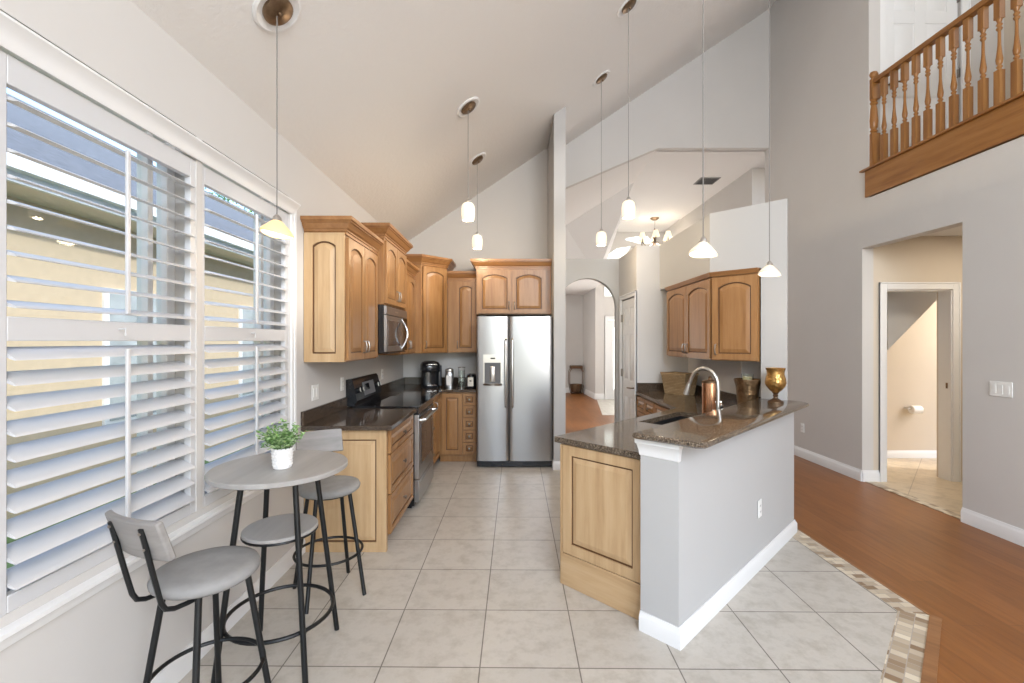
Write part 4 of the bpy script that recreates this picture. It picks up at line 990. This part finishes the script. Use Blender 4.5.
# toilet paper holder
t = thing('paper_holder', 'toilet paper roll on a chrome holder on the bathroom wall', 'paper holder', (5.13, 5.828, .64))
MB().tube([(-.09, 0, 0), (-.09, -.06, 0), (.09, -.06, 0), (.09, 0, 0)], .010, M['nickel'], 8).build('holder', t)
MB(Matrix.Translation((-.055, -.06, -.01)) @ Matrix.Rotation(PI/2, 4, 'Y')).lathe([(.05, 0), (.05, .11)], M['pot'], seg=24).build('paper_roll', t)
# plant stand in far hall
t = thing('plant_stand', 'small wooden and iron stand with dark basket at the end of the hall', 'plant stand', (1.86, 13.0, 0))
MB().box(-.17, .17, -.15, .15, .72, .80, M['maple_glaze']).build('top', t, bevel=.01)
for sx_ in (-1, 1):
    for sy_ in (-1, 1): MB().tube([(sx_*.14, sy_*.13, .73), (sx_*.20, sy_*.14, .62), (sx_*.20, sy_*.14, .30), (sx_*.14, sy_*.12, .0)], .010, M['bronze'], 6).build('leg', t)
MB().lathe([(.10, .03), (.14, .05), (.17, .16), (.165, .27), (.15, .27), (.13, .06)], M['bronze'], seg=20).build('basket', t)
MB().tube([(.0+.15*math.cos(2*PI*k/20), .15*math.sin(2*PI*k/20), .03) for k in range(20)], .008, M['bronze'], 6, closed=True).build('bottom_ring', t)

# ================================================================ OUTSIDE
tag(MB().box(-30, XL-.25, -20, 40, -.3, -.2, M['lawn']).build('lawn', smooth=0), 'green lawn between the window and the neighbouring house', 'lawn')['kind'] = 'structure'
t = thing('neighbouring_house', 'tan stucco house with grey shingle roof outside the window', 'house', (-4.43, 0, -.2))
MB().box(-6, 0, -8, 26, 0, 3.0, M['stucco']).build('house_wall', t, smooth=0)
MB().loft([[(.40, y, 3.14), (.40, y, 3.16), (-4.72, y, 6.2), (-10, y, 3.1)] for y in (-9, 27)], M['roof']).build('roof', t, smooth=0)
MB().box(.0, .40, -9, 27, 2.98, 3.0, M['soffit']).build('soffit', t)
MB().box(.40, .44, -9, 27, 2.98, 3.15, M['ext_white']).box(.44, .54, -9, 27, 3.06, 3.16, M['ext_white']).build('gutter', t, label='white gutter and fascia')
wf = MB().box(0, .03, 4.93, 6.05, .75, 2.28, M['ext_white']).box(.03, .05, 5.46, 5.52, .75, 2.28, M['ext_white']).build('window_frame', t)
MB().box(.031, .036, 4.99, 5.99, .82, 2.22, M['curtain']).build('curtained_pane', wf)
wf = MB().box(0, .03, 7.4, 8.6, .75, 2.28, M['ext_white']).build('window_frame', t)
MB().box(.031, .036, 7.46, 8.54, .82, 2.22, M['curtain']).build('curtained_pane', wf)
# trees beyond roof
def tree(x, y, h, r, label, seed):
    rnd = random.Random(seed)
    t = thing('garden_tree', label, 'tree', (x, y, -.2))
    MB().tube([(0, 0, 0), (.1, 0, h*.4), (0, .1, h*.75)], .15, M['bark'], 8, radii=[.2, .15, .08]).build('trunk', t)
    f = MB()
    for i in range(1500):
        d_ = Vector((rnd.gauss(0, 1), rnd.gauss(0, 1), rnd.gauss(0, 1))).normalized()*r*rnd.uniform(.35, 1)
        d_.z *= .75; c = Vector((0, 0, h-r*.6))+d_; s_ = rnd.uniform(.08, .16)
        u = Vector((rnd.gauss(0, 1), rnd.gauss(0, 1), rnd.gauss(0, 1))).normalized(); v = u.cross(Vector((.3, .5, .8))).normalized()
        f.poly([tuple(c-u*s_), tuple(c+v*s_*.5), tuple(c+u*s_), tuple(c-v*s_*.5)], [(0, 1, 2, 3)], M['leaf2'] if rnd.random() < .5 else M['leaf'])
    f.build('foliage', t, smooth=0)
tree(-17, 27.5, 11.2, 3.2, 'green leafy tree rising behind the neighbouring roof', 5)
